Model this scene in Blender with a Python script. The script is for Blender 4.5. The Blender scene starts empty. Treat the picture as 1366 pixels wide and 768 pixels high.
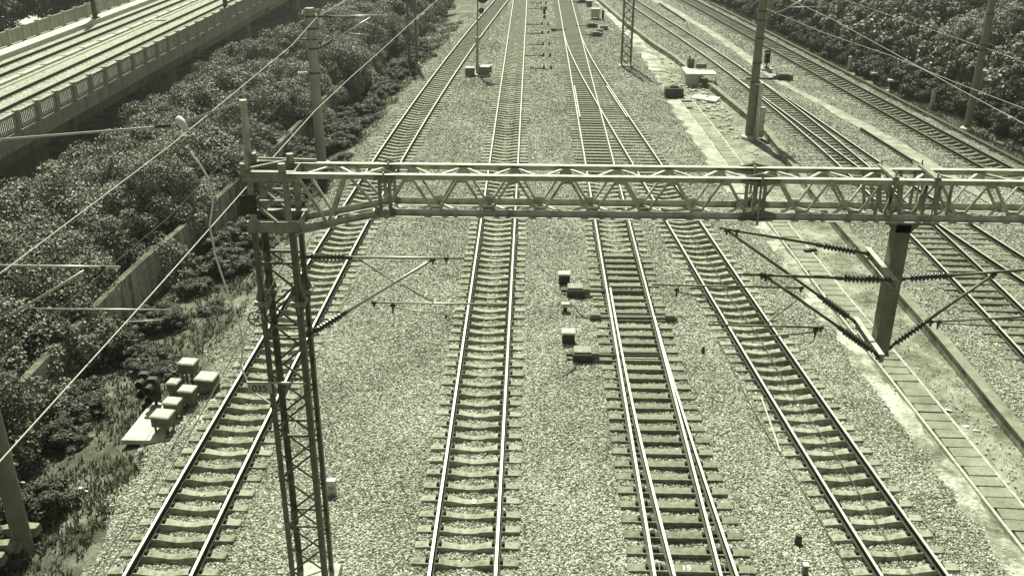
import bpy, math, random
import numpy as np
from mathutils import Vector, Matrix
random.seed(7)
rng = np.random.default_rng(7)
R = math.radians
sc = bpy.context.scene
COL = sc.collection

# ------------------------------------------------------------------ colours and materials
def C(v):
    v = max(v, 0.002)
    return (v**1.02*0.945, v, min(0.9, v**1.2*0.88), 1)

def nodes(name):
    m = bpy.data.materials.new(name); m.use_nodes = True
    t = m.node_tree; t.nodes.clear()
    out = t.nodes.new('ShaderNodeOutputMaterial')
    b = t.nodes.new('ShaderNodeBsdfPrincipled')
    t.links.new(b.outputs[0], out.inputs[0])
    return m, t, b

def ramp(t, fac, stops):
    r = t.nodes.new('ShaderNodeValToRGB')
    e = r.color_ramp.elements
    while len(e) < len(stops): e.new(0.5)
    for k, (p, v) in enumerate(stops):
        e[k].position = p; e[k].color = C(v)
    t.links.new(fac, r.inputs[0])
    return r.outputs[0]

def noise(t, scale, detail=4, rough=.6, coord='Object', stretch=None):
    tc = t.nodes.new('ShaderNodeTexCoord')
    n = t.nodes.new('ShaderNodeTexNoise')
    n.inputs['Scale'].default_value = scale; n.inputs['Detail'].default_value = detail
    n.inputs['Roughness'].default_value = rough
    src = tc.outputs[coord]
    if stretch:
        mp = t.nodes.new('ShaderNodeMapping'); mp.inputs['Scale'].default_value = stretch
        t.links.new(src, mp.inputs[0]); src = mp.outputs[0]
    t.links.new(src, n.inputs['Vector'])
    return n.outputs['Fac']

def mathn(t, op, a, b):
    m = t.nodes.new('ShaderNodeMath'); m.operation = op
    for i, x in enumerate((a, b)):
        if isinstance(x, (int, float)): m.inputs[i].default_value = x
        else: t.links.new(x, m.inputs[i])
    return m.outputs[0]

def bump(t, b, h, strength=.4, dist=.02):
    n = t.nodes.new('ShaderNodeBump')
    n.inputs['Strength'].default_value = strength; n.inputs['Distance'].default_value = dist
    t.links.new(h, n.inputs['Height']); t.links.new(n.outputs[0], b.inputs['Normal'])

def simple(name, v, lo=.75, hi=1.25, scale=6, rough=.7, metal=0, bmp=.25, stretch=None, spec=.4, objvar=0):
    m, t, b = nodes(name)
    f = noise(t, scale, 6, .65, stretch=stretch)
    if objvar:
        oi = t.nodes.new('ShaderNodeObjectInfo')
        f = mathn(t, 'ADD', f, mathn(t, 'MULTIPLY', mathn(t, 'SUBTRACT', oi.outputs['Random'], .5), objvar))
    t.links.new(ramp(t, f, [(.3, v*lo), (.5, v), (.7, v*hi)]), b.inputs['Base Color'])
    b.inputs['Roughness'].default_value = rough; b.inputs['Metallic'].default_value = metal
    b.inputs['Specular IOR Level'].default_value = spec
    if bmp: bump(t, b, noise(t, scale*6, 4), bmp, .01)
    return m

M = {}
M['concrete'] = simple('pale concrete', .42, .6, 1.3, 5, .85)
M['kerbstone'] = simple('grey kerb stone', .21, .55, 1.35, 2, .9)
M['concrete_white'] = simple('whitened concrete', .5, .6, 1.2, 3, .85)
M['sleeper'] = simple('concrete sleeper', .26, .5, 1.4, 6, .9, objvar=.2)
M['bearer'] = simple('turnout bearer', .19, .55, 1.35, 6, .85, objvar=.2)
M['oldsleeper'] = simple('dark weathered sleeper', .15, .6, 1.4, 7, .9, objvar=.3)
M['galv'] = simple('galvanised steel', .44, .5, 1.3, 4, .6, .1, .1)
M['galvdark'] = simple('weathered dark steel', .07, .6, 1.6, 9, .6, .3, .1)
M['towersteel'] = simple('olive painted steel', .12, .6, 1.5, 6, .55, .1, .1)
M['poststeel'] = simple('dark olive steel', .2, .6, 1.35, 2, .75, 0, 0, spec=.2)
M['headsteel'] = simple('weathered galvanised plate', .26, .6, 1.4, 6, .55, .1, .1)
M['tube'] = simple('galvanised tube', .48, .8, 1.15, 8, .42, .4, 0)
M['tubedark'] = simple('grey tube', .12, .7, 1.3, 8, .5, .3, 0)
M['insul'] = simple('brown glazed insulator', .035, .8, 1.3, 8, .25, 0, 0, spec=.6)
M['insulwhite'] = simple('white porcelain', .75, .9, 1.1, 8, .2, 0, 0, spec=.6)
M['black'] = simple('black painted metal', .02, .7, 1.5, 8, .5, 0, 0)
M['boxlid'] = simple('pale painted lid', .42, .65, 1.2, 6, .6, 0, .05)
M['lidgrey'] = simple('worn grey lid', .24, .6, 1.4, 6, .65, 0, .1)
M['boxbody'] = simple('grey painted case', .13, .5, 1.5, 5, .7, 0, .1)
M['boxdark'] = simple('dark cast iron', .035, .7, 1.6, 8, .6, .2, .1)
M['clip'] = simple('rusty rail clip', .035, .7, 1.5, 12, .7, .3, 0)
M['rust'] = simple('rusty rail side', .075, .6, 1.6, 5, .8, .1, .1)
M['rustdark'] = simple('dark rail side', .035, .6, 1.6, 5, .8, .1, .1)
M['shine'] = simple('bright running surface', .5, .9, 1.08, 3, .45, .5, 0)
M['dull'] = simple('dull running surface', .5, .8, 1.15, 3, .5, .4, 0)
M['dullest'] = simple('rusted running surface', .16, .7, 1.3, 3, .6, .3, 0)
M['wood'] = simple('pole concrete', .17, .75, 1.2, 3, .8)
M['pole'] = simple('spun concrete pole', .32, .75, 1.2, 3, .8, stretch=(1, 1, .3))
M['bark'] = simple('bark', .06, .6, 1.5, 6, .9)
M['cable'] = simple('pale cable', .5, .85, 1.1, 5, .5, .2, 0)
M['cabledark'] = simple('dark cable', .04, .8, 1.2, 5, .6, .1, 0)
M['litter'] = simple('crumpled white plastic', .75, .8, 1.1, 8, .5)
M['whitepaint'] = simple('white paint', .8, .95, 1.02, 4, .6, 0, 0)
M['blackpaint'] = simple('black paint', .012, .95, 1.05, 4, .6, 0, 0)
M['plate'] = simple('pale number plate', .42, .9, 1.08, 4, .6, 0, 0)
M['stoneblock'] = simple('dark rough stone', .06, .5, 1.8, 9, .95, 0, .8)

def stained_wall():
    m, t, b = nodes('stained retaining wall')
    f = noise(t, 1.0, 6, .7, stretch=(2.2, 2.2, .25))
    g = noise(t, 5, 5, .6)
    h = mathn(t, 'ADD', mathn(t, 'MULTIPLY', f, .75), mathn(t, 'MULTIPLY', g, .25))
    t.links.new(ramp(t, h, [(.36, .045), (.44, .17), (.53, .36), (.7, .5)]), b.inputs['Base Color'])
    b.inputs['Roughness'].default_value = .9; bump(t, b, g, .3, .02)
    return m
M['wall'] = stained_wall()
def fascia():
    m, t, b = nodes('weathered viaduct concrete')
    f = noise(t, 1.4, 6, .7, stretch=(1, 1.2, .22)); g = noise(t, 3, 5, .6)
    h = mathn(t, 'ADD', mathn(t, 'MULTIPLY', f, .7), mathn(t, 'MULTIPLY', g, .3))
    t.links.new(ramp(t, h, [(.34, .1), (.45, .25), (.62, .37)]), b.inputs['Base Color'])
    b.inputs['Roughness'].default_value = .9; bump(t, b, g, .2, .02)
    return m
M['viaduct'] = fascia()

def gravel(name, lo, mid, hi, scale=16, bs=1.0):
    m, t, b = nodes(name)
    tc = t.nodes.new('ShaderNodeTexCoord')
    v = t.nodes.new('ShaderNodeTexVoronoi'); v.inputs['Scale'].default_value = scale
    t.links.new(tc.outputs['Object'], v.inputs['Vector'])
    sp = t.nodes.new('ShaderNodeSeparateColor'); t.links.new(v.outputs['Color'], sp.inputs[0])
    f = mathn(t, 'ADD', mathn(t, 'MULTIPLY', sp.outputs[0], .8), mathn(t, 'MULTIPLY', noise(t, .28, 5), .4))
    t.links.new(ramp(t, f, [(.2, lo), (.5, mid), (.95, hi)]), b.inputs['Base Color'])
    b.inputs['Roughness'].default_value = .95
    h = mathn(t, 'ADD', mathn(t, 'MULTIPLY', v.outputs['Distance'], -1.0), mathn(t, 'MULTIPLY', sp.outputs[1], .6))
    bump(t, b, h, bs, .06)
    return m
M["ballast"] = gravel("ballast bed", .06, .18, .44)
M['viaballast'] = gravel('pale viaduct ballast', .18, .29, .42, 9, .4)

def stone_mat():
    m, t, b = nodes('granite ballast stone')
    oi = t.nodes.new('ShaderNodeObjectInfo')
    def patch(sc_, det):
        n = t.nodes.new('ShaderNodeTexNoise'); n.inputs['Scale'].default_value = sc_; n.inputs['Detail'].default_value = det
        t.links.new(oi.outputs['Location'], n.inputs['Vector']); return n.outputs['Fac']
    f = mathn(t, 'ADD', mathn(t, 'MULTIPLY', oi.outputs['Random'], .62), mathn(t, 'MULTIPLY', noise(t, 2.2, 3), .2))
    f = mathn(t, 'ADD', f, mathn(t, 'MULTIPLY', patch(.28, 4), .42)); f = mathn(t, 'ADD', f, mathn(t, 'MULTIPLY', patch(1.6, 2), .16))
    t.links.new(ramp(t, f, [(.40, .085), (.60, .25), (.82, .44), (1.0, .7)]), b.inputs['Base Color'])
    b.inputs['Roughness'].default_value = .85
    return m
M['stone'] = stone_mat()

def soil(name, stops, scale=.8, fine=14):
    m, t, b = nodes(name)
    f = mathn(t, 'ADD', mathn(t, 'MULTIPLY', noise(t, scale, 8, .7), .65), mathn(t, 'MULTIPLY', noise(t, fine, 6, .75), .35))
    t.links.new(ramp(t, f, stops), b.inputs['Base Color'])
    b.inputs['Roughness'].default_value = .95
    bump(t, b, noise(t, fine, 8, .8), .8, .06)
    return m
M['ground'] = soil('weedy earth', [(.35, .03), (.48, .09), (.62, .26)])
M['dirt'] = soil('dry dirt', [(.36, .06), (.47, .17), (.57, .34), (.7, .52)], .9, 9)
M['sand'] = soil('pale trodden sand', [(.36, .14), (.48, .28), (.62, .46)], 1.2, 16)
M['strip'] = soil('worn mortar strip', [(.39, .11), (.47, .26), (.55, .5), (.68, .66)], .9, 8)
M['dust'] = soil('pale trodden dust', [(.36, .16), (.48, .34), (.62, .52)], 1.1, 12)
M['paver'] = soil('trough cover slabs', [(.35, .14), (.5, .26), (.66, .4)], .9, 12)
M['road'] = soil('pale road', [(.3, .4), (.5, .5), (.7, .58)], .5, 8)

def leafmat(name, lo, mid, hi, rough=.55):
    m, t, b = nodes(name)
    g = t.nodes.new('ShaderNodeNewGeometry'); oi = t.nodes.new('ShaderNodeObjectInfo')
    f = mathn(t, 'ADD', mathn(t, 'MULTIPLY', g.outputs['Random Per Island'], .75), mathn(t, 'MULTIPLY', oi.outputs['Random'], .25))
    t.links.new(ramp(t, f, [(.1, lo), (.55, mid), (1, hi)]), b.inputs['Base Color'])
    b.inputs['Roughness'].default_value = rough
    b.inputs['Specular IOR Level'].default_value = .3
    tr = t.nodes.new('ShaderNodeBsdfTranslucent'); tr.inputs[0].default_value = C(mid)
    mx = t.nodes.new('ShaderNodeMixShader'); mx.inputs[0].default_value = .1
    out = [n for n in t.nodes if n.type == 'OUTPUT_MATERIAL'][0]
    t.links.new(b.outputs[0], mx.inputs[1]); t.links.new(tr.outputs[0], mx.inputs[2]); t.links.new(mx.outputs[0], out.inputs[0])
    return m
M['leaf'] = leafmat('broad leaves', .045, .165, .5)
M['leafpale'] = leafmat('pale young leaves', .12, .26, .5)
M['leafdark'] = leafmat('dark leaves', .03, .07, .14)
M['grass'] = leafmat('grass blades', .05, .13, .34, .7)

# ------------------------------------------------------------------ mesh helpers
ORG = {}
class MB:
    def __init__(s): s.v = []; s.f = []; s.m = []
    def add(s, vs, fs, mi=0):
        n = len(s.v); s.v += [tuple(p) for p in vs]
        s.f += [tuple(i+n for i in f) for f in fs]; s.m += [mi]*len(fs)
        return s
    def box(s, c, d, rz=0, mi=0, taper=1.0):
        x, y, z = d[0]/2, d[1]/2, d[2]/2
        ca, sa = math.cos(rz), math.sin(rz); vs = []
        for k, (i, j) in ((-1, (-1, -1)), (-1, (1, -1)), (-1, (1, 1)), (-1, (-1, 1)), (1, (-1, -1)), (1, (1, -1)), (1, (1, 1)), (1, (-1, 1))):
            t = taper if k > 0 else 1
            a, b = i*x*t, j*y*t
            vs.append((c[0]+a*ca-b*sa, c[1]+a*sa+b*ca, c[2]+k*z))
        return s.add(vs, [(3, 2, 1, 0), (4, 5, 6, 7), (0, 1, 5, 4), (1, 2, 6, 5), (2, 3, 7, 6), (3, 0, 4, 7)], mi)
    def beam(s, p, q, w, h, up=(0, 0, 1), mi=0):
        p, q = Vector(p), Vector(q); d = (q-p).normalized()
        u = Vector(up)
        if abs(d.dot(u)) > .98: u = Vector((0, 1, 0))
        x = d.cross(u).normalized(); z = x.cross(d)
        vs = []
        for b in (p, q):
            for i, j in ((-1, -1), (1, -1), (1, 1), (-1, 1)): vs.append(b+x*i*w/2+z*j*h/2)
        return s.add(vs, [(0, 1, 2, 3), (7, 6, 5, 4), (0, 4, 5, 1), (1, 5, 6, 2), (2, 6, 7, 3), (3, 7, 4, 0)], mi)
    def angle(s, p, q, w, up=(0, 0, 1), t=.012):
        p, q = Vector(p), Vector(q); d = (q-p).normalized(); u = Vector(up)
        if abs(d.dot(u)) > .98: u = Vector((0, 1, 0))
        x = d.cross(u).normalized(); z = x.cross(d)
        s.beam(p, q, w, t, up)
        o = x*(w/2-t/2)-z*(w/2)
        return s.beam(p+o, q+o, t, w-t-.002, up)
    def tube(s, p, q, r, n=8, r2=None, mi=0, cap=True):
        return s.lathe(p, q, [(0, r), (1, r if r2 is None else r2)], n, mi, cap)
    def lathe(s, p, q, prof, n=10, mi=0, cap=True):
        p, q = Vector(p), Vector(q); d = q-p; dn = d.normalized()
        u = Vector((0, 0, 1)) if abs(dn.z) < .9 else Vector((1, 0, 0))
        x = dn.cross(u).normalized(); y = dn.cross(x)
        vs = []
        for t, r in prof:
            for k in range(n):
                a = 2*math.pi*k/n; vs.append(p+d*t+x*r*math.cos(a)+y*r*math.sin(a))
        fs = []
        for i in range(len(prof)-1):
            for k in range(n):
                k2 = (k+1) % n; fs.append((i*n+k, i*n+k2, (i+1)*n+k2, (i+1)*n+k))
        if cap: fs += [tuple(range(n))[::-1], tuple(range((len(prof)-1)*n, len(prof)*n))]
        return s.add(vs, fs, mi)
    def path(s, pts, r, n=6, mi=0):
        pts = [Vector(p) for p in pts]; vs = []; fs = []
        for i, p in enumerate(pts):
            d = (pts[min(i+1, len(pts)-1)]-pts[max(i-1, 0)]).normalized()
            u = Vector((0, 0, 1)) if abs(d.z) < .9 else Vector((1, 0, 0))
            x = d.cross(u).normalized(); y = d.cross(x)
            for k in range(n):
                a = 2*math.pi*k/n; vs.append(p+x*r*math.cos(a)+y*r*math.sin(a))
        for i in range(len(pts)-1):
            for k in range(n):
                k2 = (k+1) % n; fs.append((i*n+k, i*n+k2, (i+1)*n+k2, (i+1)*n+k))
        fs += [tuple(range(n))[::-1], tuple(range((len(pts)-1)*n, len(pts)*n))]
        return s.add(vs, fs, mi)
    def poly(s, pts, n, thick, mi=0):
        n = Vector(n)*thick/2; k = len(pts)
        vs = [Vector(p)-n for p in pts]+[Vector(p)+n for p in pts]
        fs = [tuple(range(k))[::-1], tuple(range(k, 2*k))]+[(i, (i+1) % k, k+(i+1) % k, k+i) for i in range(k)]
        return s.add(vs, fs, mi)
    def extrude(s, ring, pts, dirs, mis=None, cap=True):
        """ring: list of (lateral, z); pts: centre points, dirs: lateral unit vectors (2-D)."""
        k = len(ring); vs = []; fs = []; ms = []
        for (x, y, z), (dx, dy) in zip(pts, dirs):
            for a, b in ring: vs.append((x+dx*a, y+dy*a, z+b))
        for i in range(len(pts)-1):
            for j in range(k):
                j2 = (j+1) % k
                fs.append((i*k+j, (i+1)*k+j, (i+1)*k+j2, i*k+j2)); ms.append(mis[j] if mis else 0)
        n = len(s.v); s.v += vs; s.f += [tuple(i+n for i in f) for f in fs]; s.m += ms
        if cap:
            s.f += [tuple(n+j for j in range(k)), tuple(n+(len(pts)-1)*k+j for j in range(k))[::-1]]; s.m += [0, 0]
        return s
    def mesh(s, name, mats, org=(0, 0, 0), smooth=False):
        me = bpy.data.meshes.new(name)
        o = Vector(org)
        me.from_pydata([tuple(Vector(p)-o) for p in s.v], [], s.f)
        for m in (mats if isinstance(mats, (list, tuple)) else [mats]): me.materials.append(m)
        if len(me.polygons) == len(s.m): me.polygons.foreach_set('material_index', s.m)
        if smooth: me.polygons.foreach_set('use_smooth', [True]*len(me.polygons))
        me.update()
        return me
    def build(s, name, mats, parent=None, loc=None, smooth=False):
        org = ORG[parent.name] if parent else (loc or (0, 0, 0))
        o = bpy.data.objects.new(name, s.mesh(name, mats, org, smooth)); COL.objects.link(o)
        if parent: o.parent = parent
        else: o.location = org
        ORG[o.name] = org
        return o

def tag(o, label=None, cat=None, group=None, kind=None):
    if label: o['label'] = label
    if cat: o['category'] = cat
    if group: o['group'] = group
    if kind: o['kind'] = kind
    return o
def root(name, loc, label, cat, group=None):
    o = bpy.data.objects.new(name, None); COL.objects.link(o); o.location = loc
    o.empty_display_size = .2
    ORG[o.name] = tuple(loc)
    return tag(o, label, cat, group)
def copy_tree(o, loc, rz=None, label=None):
    kids = {}
    for c in bpy.data.objects:
        if c.parent: kids.setdefault(c.parent.name, []).append(c)
    def rec(a, par):
        c = a.copy(); COL.objects.link(c)
        if par: c.parent = par
        for k in kids.get(a.name, []): rec(k, c)
        return c
    c = rec(o, None); c.location = loc
    if rz is not None: c.rotation_euler = (0, 0, rz)
    if label: c['label'] = label
    return c
def numpy_mesh(name, verts, quads, mat, smooth=False):
    me = bpy.data.meshes.new(name)
    nv, nq = len(verts), len(quads)
    me.vertices.add(nv); me.vertices.foreach_set('co', np.asarray(verts, np.float32).ravel())
    me.loops.add(nq*4); me.loops.foreach_set('vertex_index', np.asarray(quads, np.int32).ravel())
    me.polygons.add(nq); me.polygons.foreach_set('loop_start', np.arange(0, nq*4, 4, dtype=np.int32))
    me.materials.append(mat)
    me.update(calc_edges=True); me.validate()
    return me
def grid_mesh(name, P, mat, smooth=True):
    """P: (rows, cols, 3) array -> sheet."""
    r, c = P.shape[:2]
    i = np.arange(r*c).reshape(r, c)
    q = np.stack([i[:-1, :-1], i[:-1, 1:], i[1:, 1:], i[1:, :-1]], -1).reshape(-1, 4)
    me = numpy_mesh(name, P.reshape(-1, 3), q, mat)
    if smooth: me.polygons.foreach_set('use_smooth', [True]*len(me.polygons))
    return me
def link(name, me, kind=None, loc=(0, 0, 0)):
    o = bpy.data.objects.new(name, me); COL.objects.link(o); o.location = loc
    if kind: o['kind'] = kind
    return o

# ------------------------------------------------------------------ plan of the yard (metres; X right, Y away from the bridge, rail head at z = 0)
def curve(pts, deg):
    p = np.polyfit([a for a, _ in pts], [b for _, b in pts], deg)
    return lambda y: float(np.polyval(p, y))
T1 = curve([(12, -6.87), (17, -6.86), (23, -6.85), (30, -6.77), (38, -6.58), (52.8, -6.09), (68.5, -5.29), (81, -4.5), (87, -4.05), (97, -3.37), (112.4, -2.1), (130, -.6)], 4)
T2 = lambda y: 0.0
T3 = lambda y: 5.11-.0008*(y-17)
T4c = curve([(12, 10.9), (17.5, 10.27), (23.5, 9.63), (33.5, 8.91), (41, 8.26), (53.35, 7.28), (69, 6.02), (75, 5.65), (82, 5.32), (90, 5.12), (94, 5.05)], 4)
T4 = lambda y: max(T4c(y), T3(y)+.02)
T5 = curve([(26, 18.45), (33, 18.5), (40, 18.5), (53.8, 18.32), (61, 18.05), (64.5, 17.9), (70, 17.35), (75, 16.75), (85, 15.64), (100, 13.95), (111, 12.9), (125, 11.3)], 4)
T5B = curve([(26, 22.9), (34.5, 21.15), (41, 20.4), (53.8, 19.05), (58, 18.6), (61.7, 18.18), (66, 17.78), (72, 17.12)], 3)
T6 = curve([(36, 27.5), (42, 26.9), (49.7, 26.05), (54.5, 25.47), (59, 24.9), (62.8, 24.53), (68.5, 23.95), (78.6, 23.0), (90, 21.75), (113.6, 19.1), (130, 17.2)], 3)
def li(pts):
    a = [p[0] for p in pts]; b = [p[1] for p in pts]
    return lambda y: float(np.interp(y, a, b))
WALL = li([(-60, -13.4), (33, -13.4), (40, -12.75), (50, -12.1), (62, -11.75), (72, -11.1), (84, -10.2), (95, -9.3), (114, -8.5), (160, -6), (600, 0)])
KERB = li([(-60, 15.3), (30, 15.4), (41, 15.15), (52, 15.35), (57.7, 15.4), (62.5, 14.95), (68.7, 14.3), (75.6, 13.45), (80.5, 12.95), (86, 12.0), (100, 10.3), (120, 8.3), (600, 0)])
STRIP = li([(-60, 12.9), (18, 12.7), (24, 12.4), (30, 12.0), (45, 11.4), (60, 10.9), (75, 10.7), (90, 10.1), (112, 8.6), (160, 6)])
PAV = li([(-60, 13.8), (19, 13.5), (24, 13.25), (28, 13.05), (34, 12.7), (46, 12.2), (57, 11.95), (66, 11.6), (72, 11.1), (85, 10.6)])
SAND = li([(30, 25.2), (40, 24.1), (54, 22.5), (64, 20.9), (70, 19.8), (96, 17.9), (125, 14)])

# ------------------------------------------------------------------ ground
ys = np.concatenate([np.arange(-60, 0, 12), np.arange(0, 130, 2.0), np.arange(130, 700, 30)])
rows = []
for y in ys:
    w, k, t6, t1 = WALL(y), KERB(y), T6(min(y, 130)), T1(min(max(y, 12), 130))
    low = -3.6 if y < 60 else -3.6+2.4*min(1, (y-60)/25)
    cols = [(-900, -1), (-70, -1), (-48, -1), (-42, -1.2), (-38, -3), (-27, -3.9), (w-7, low), (w-.12, low+.6), (w+.12, -.98), (w+1.6, -.85),
            (min(w+3.2, t1-3.2), -.62), (t1-2.4, -.42), (t1-1.9, -.40), (0, -.42), (STRIP(y)-.5, -.45), (STRIP(y)+.2, -.55), (k-.05, -.58), (k+.3, -.45), (t6-6, -.42), (t6+2.0, -.42), (t6+3.2, -.55), (t6+6, -.35), (max(48, t6+10), .1), (70, 1.0), (900, 3)]
    rows.append([(a, y, b) for a, b in cols])
P = np.array(rows)
g = link('ground', grid_mesh('ground', P, M['ground']), 'structure')

def strip_sheet(name, left, right, y0, y1, z, mat, n=4, step=1.0, wob=0, zf=None):
    Y = np.arange(y0, y1+step, step); out = []
    for y in Y:
        a, b = left(y), right(y)
        a += wob*math.sin(y*1.3)+wob*.7*math.sin(y*.47+1)+wob*random.uniform(-.8, .8); b += wob*random.uniform(-.8, .8)+ wob*math.sin(y*1.7+2)
        out.append([(a+(b-a)*t, y, (zf(a+(b-a)*t, y) if zf else z)) for t in np.linspace(0, 1, n)])
    return link(name, grid_mesh(name, np.array(out), mat), 'structure')
strip_sheet('walkway_dirt', lambda y: STRIP(y)-.1, lambda y: KERB(y)-.02, 8, 118, -.49, M['dirt'], 4)['kind'] = 'structure'
strip_sheet('concrete_path', STRIP, lambda y: min(PAV(y)-.06, STRIP(y)+.72), 10, 85, -.455, M['strip'], 4, .3, .07)
strip_sheet('concrete_path', lambda y: STRIP(y)+.1, lambda y: STRIP(y)+1.3, 76, 116, -.44, M['strip'], 4, 1, .12)
strip_sheet('sandy_path', lambda y: SAND(y)-.42+.1*math.sin(y*.31), lambda y: SAND(y)+.42+.12*math.sin(y*.23+1), 30, 122, -.21, M['sand'], 5, .5, .045)
strip_sheet('road', lambda y: -57, lambda y: -47, 60, 200, -.93, M['road'])
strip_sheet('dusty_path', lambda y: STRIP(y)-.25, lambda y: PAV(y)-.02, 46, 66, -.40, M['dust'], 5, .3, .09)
# slab path: individual cover slabs, one sheet of many
mb = MB(); y = 15.0
while y < 69:
    a = PAV(y); L = .47
    if not (62.5 < y < 68 and random.random() < .4):
        mb.box((a+.40+random.uniform(-.03, .03), y+L/2+random.uniform(-.008, .008), -.43+random.uniform(-.014, .012)), (.76+random.uniform(-.03, .02), L-.045+random.uniform(-.02, .01), .09), random.gauss(0, .018)-.035)
    y += L
tag(mb.build('slab_path', M['paver']), kind='structure')
mb = MB()
for side in (-.045, .83):
    pts = [(PAV(y)+side, y, -.46) for y in np.arange(14, 69, 1.0)]
    mb.extrude([(-.04, -.06), (.04, -.06), (.04, .075), (-.04, .075)], pts, [(1, 0)]*len(pts))
tag(mb.build('trough_kerb', M['concrete']), kind='structure')
# kerb wall of the raised right-hand tracks
mb = MB()
Y = list(np.arange(8, 121, 1.0))
pts = [(KERB(y)+.15, y, -.6) for y in Y]
mb.extrude([(-.16, -.3), (.16, -.3), (.16, .46), (-.14, .46)], pts, [(1, 0)]*len(pts))
tag(mb.build('kerb_wall', M['dirt']), kind='structure')
mb = MB(); pts = [(KERB(y)+.17, y, -.135) for y in Y]
mb.extrude([(-.19, 0), (.17, 0), (.17, .045), (-.19, .045)], pts, [(1, 0)]*len(pts))
tag(mb.build('kerb', M['kerbstone']), kind='structure')

# ------------------------------------------------------------------ ballast: sheet with loose stones
def ballast(name, left, right, y0, y1, dx, dy, z0, edges, dens, seed, cribs=()):
    Y = np.arange(y0, y1+dy, dy); n = int((right(y0+5)-left(y0+5))/dx)
    P = np.zeros((len(Y), n, 3)); D = np.zeros((len(Y), n))
    ph = np.random.default_rng(seed).uniform(0, 6.28, 8)
    for i, y in enumerate(Y):
        a, b = left(y), right(y)
        x = np.linspace(a, b, n)
        z = z0+.022*np.sin(x*1.7+ph[0]+.3*y)*np.sin(y*1.1+ph[1])+.018*np.sin(x*4.1+ph[2])*np.sin(y*3.3+ph[3]+x)+.01*np.sin(7*x+5*y)
        for f, dep in cribs: z -= dep*np.clip((.88-np.abs(x-f(y)))/.2, 0, 1)
        if edges[0]: z -= edges[0]*np.clip(1-(x-a)/1.1, 0, 1)**1.3
        if edges[1]: z -= edges[1]*np.clip(1-(b-x)/1.1, 0, 1)**1.3
        P[i, :, 0] = x; P[i, :, 1] = y; P[i, :, 2] = z
        D[i] = dens(x, y)
    me = grid_mesh(name, P, M['ballast'])
    at = me.attributes.new('density', 'FLOAT', 'POINT'); at.data.foreach_set('value', D.ravel().astype(np.float32))
    o = link(name, me, 'stuff')
    return o
def stone_nodes():
    ng = bpy.data.node_groups.new('loose_stones', 'GeometryNodeTree')
    ng.interface.new_socket('Geometry', in_out='INPUT', socket_type='NodeSocketGeometry')
    ng.interface.new_socket('Geometry', in_out='OUTPUT', socket_type='NodeSocketGeometry')
    N = ng.nodes.new; L = ng.links.new
    gi, go = N('NodeGroupInput'), N('NodeGroupOutput')
    at = N('GeometryNodeInputNamedAttribute'); at.data_type = 'FLOAT'; at.inputs[0].default_value = 'density'
    ds = N('GeometryNodeDistributePointsOnFaces'); ds.distribute_method = 'RANDOM'
    L(gi.outputs[0], ds.inputs['Mesh']); L(at.outputs[0], ds.inputs['Density'])
    ic = N('GeometryNodeMeshIcoSphere'); ic.inputs['Radius'].default_value = 1; ic.inputs['Subdivisions'].default_value = 1
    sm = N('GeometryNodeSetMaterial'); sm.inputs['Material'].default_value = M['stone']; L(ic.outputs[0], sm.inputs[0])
    ip = N('GeometryNodeInstanceOnPoints'); L(ds.outputs['Points'], ip.inputs['Points']); L(sm.outputs[0], ip.inputs['Instance'])
    rr = N('FunctionNodeRandomValue'); rr.data_type = 'FLOAT_VECTOR'
    rr.inputs[0].default_value = (0, 0, 0); rr.inputs[1].default_value = (6.28, 6.28, 6.28)
    rs = N('FunctionNodeRandomValue'); rs.data_type = 'FLOAT_VECTOR'
    rs.inputs[0].default_value = (.020, .020, .016); rs.inputs[1].default_value = (.052, .044, .035)
    rs.inputs['Seed'].default_value = 3
    L(rr.outputs[0], ip.inputs['Rotation'])
    pos = N('GeometryNodeInputPosition'); sx = N('ShaderNodeSeparateXYZ'); L(pos.outputs[0], sx.inputs[0])
    mr = N('ShaderNodeMapRange'); mr.inputs[1].default_value = 25; mr.inputs[2].default_value = 85; mr.inputs[3].default_value = 1; mr.inputs[4].default_value = 1.9
    L(sx.outputs[1], mr.inputs[0])
    vs = N('ShaderNodeVectorMath'); vs.operation = 'SCALE'; L(rs.outputs[0], vs.inputs[0]); L(mr.outputs[0], vs.inputs['Scale'])
    L(vs.outputs[0], ip.inputs['Scale'])
    jn = N('GeometryNodeJoinGeometry'); L(gi.outputs[0], jn.inputs[0]); L(ip.outputs[0], jn.inputs[0])
    L(jn.outputs[0], go.inputs[0])
    return ng
def base_density(y):
    return np.interp(y, [14, 17, 26, 40, 60, 85, 100], [400, 460, 430, 270, 110, 45, 20])
def dens_main(x, y):
    d = np.full_like(x, base_density(y))
    d *= np.clip((x-(BL(y)+.1))/1.2, .12, 1)*np.clip((BR(y)-x)/.7, .2, 1)
    return d
BL = lambda y: T1(y)-2.45+.25*math.sin(y*.8)+.15*math.sin(y*2.1)
BR = lambda y: STRIP(y)+.24+.07*math.sin(y*1.7)+.06*math.sin(y*3.9)
b1 = ballast('ballast', BL, BR, 13.5, 124, .19, .27, -.265, (.2, .22), dens_main, 1, [(T1, .125), (T2, .08), (T3, .05), (lambda y: T4(y) if y < 47 else -99, .125)])
tag(b1, 'grey crushed stone ballast under and between the main tracks', 'ballast')
def dens_r(x, y):
    d = np.full_like(x, base_density(y)*.9)
    s = SAND(y); return d*np.clip((np.abs(x-s)-.3)/.7, .03, 1)*np.clip((T6(y)+2.0-x)/.6, .1, 1)
b2 = ballast('ballast', lambda y: KERB(y)+.3, lambda y: max(T6(y)+2.0, SAND(y)+3.5) if y > 34 else T6(34)+2, 24, 122, .24, .3, -.25, (.05, .2), dens_r, 2, [(T6, .12), (T5, .05)])
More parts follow.
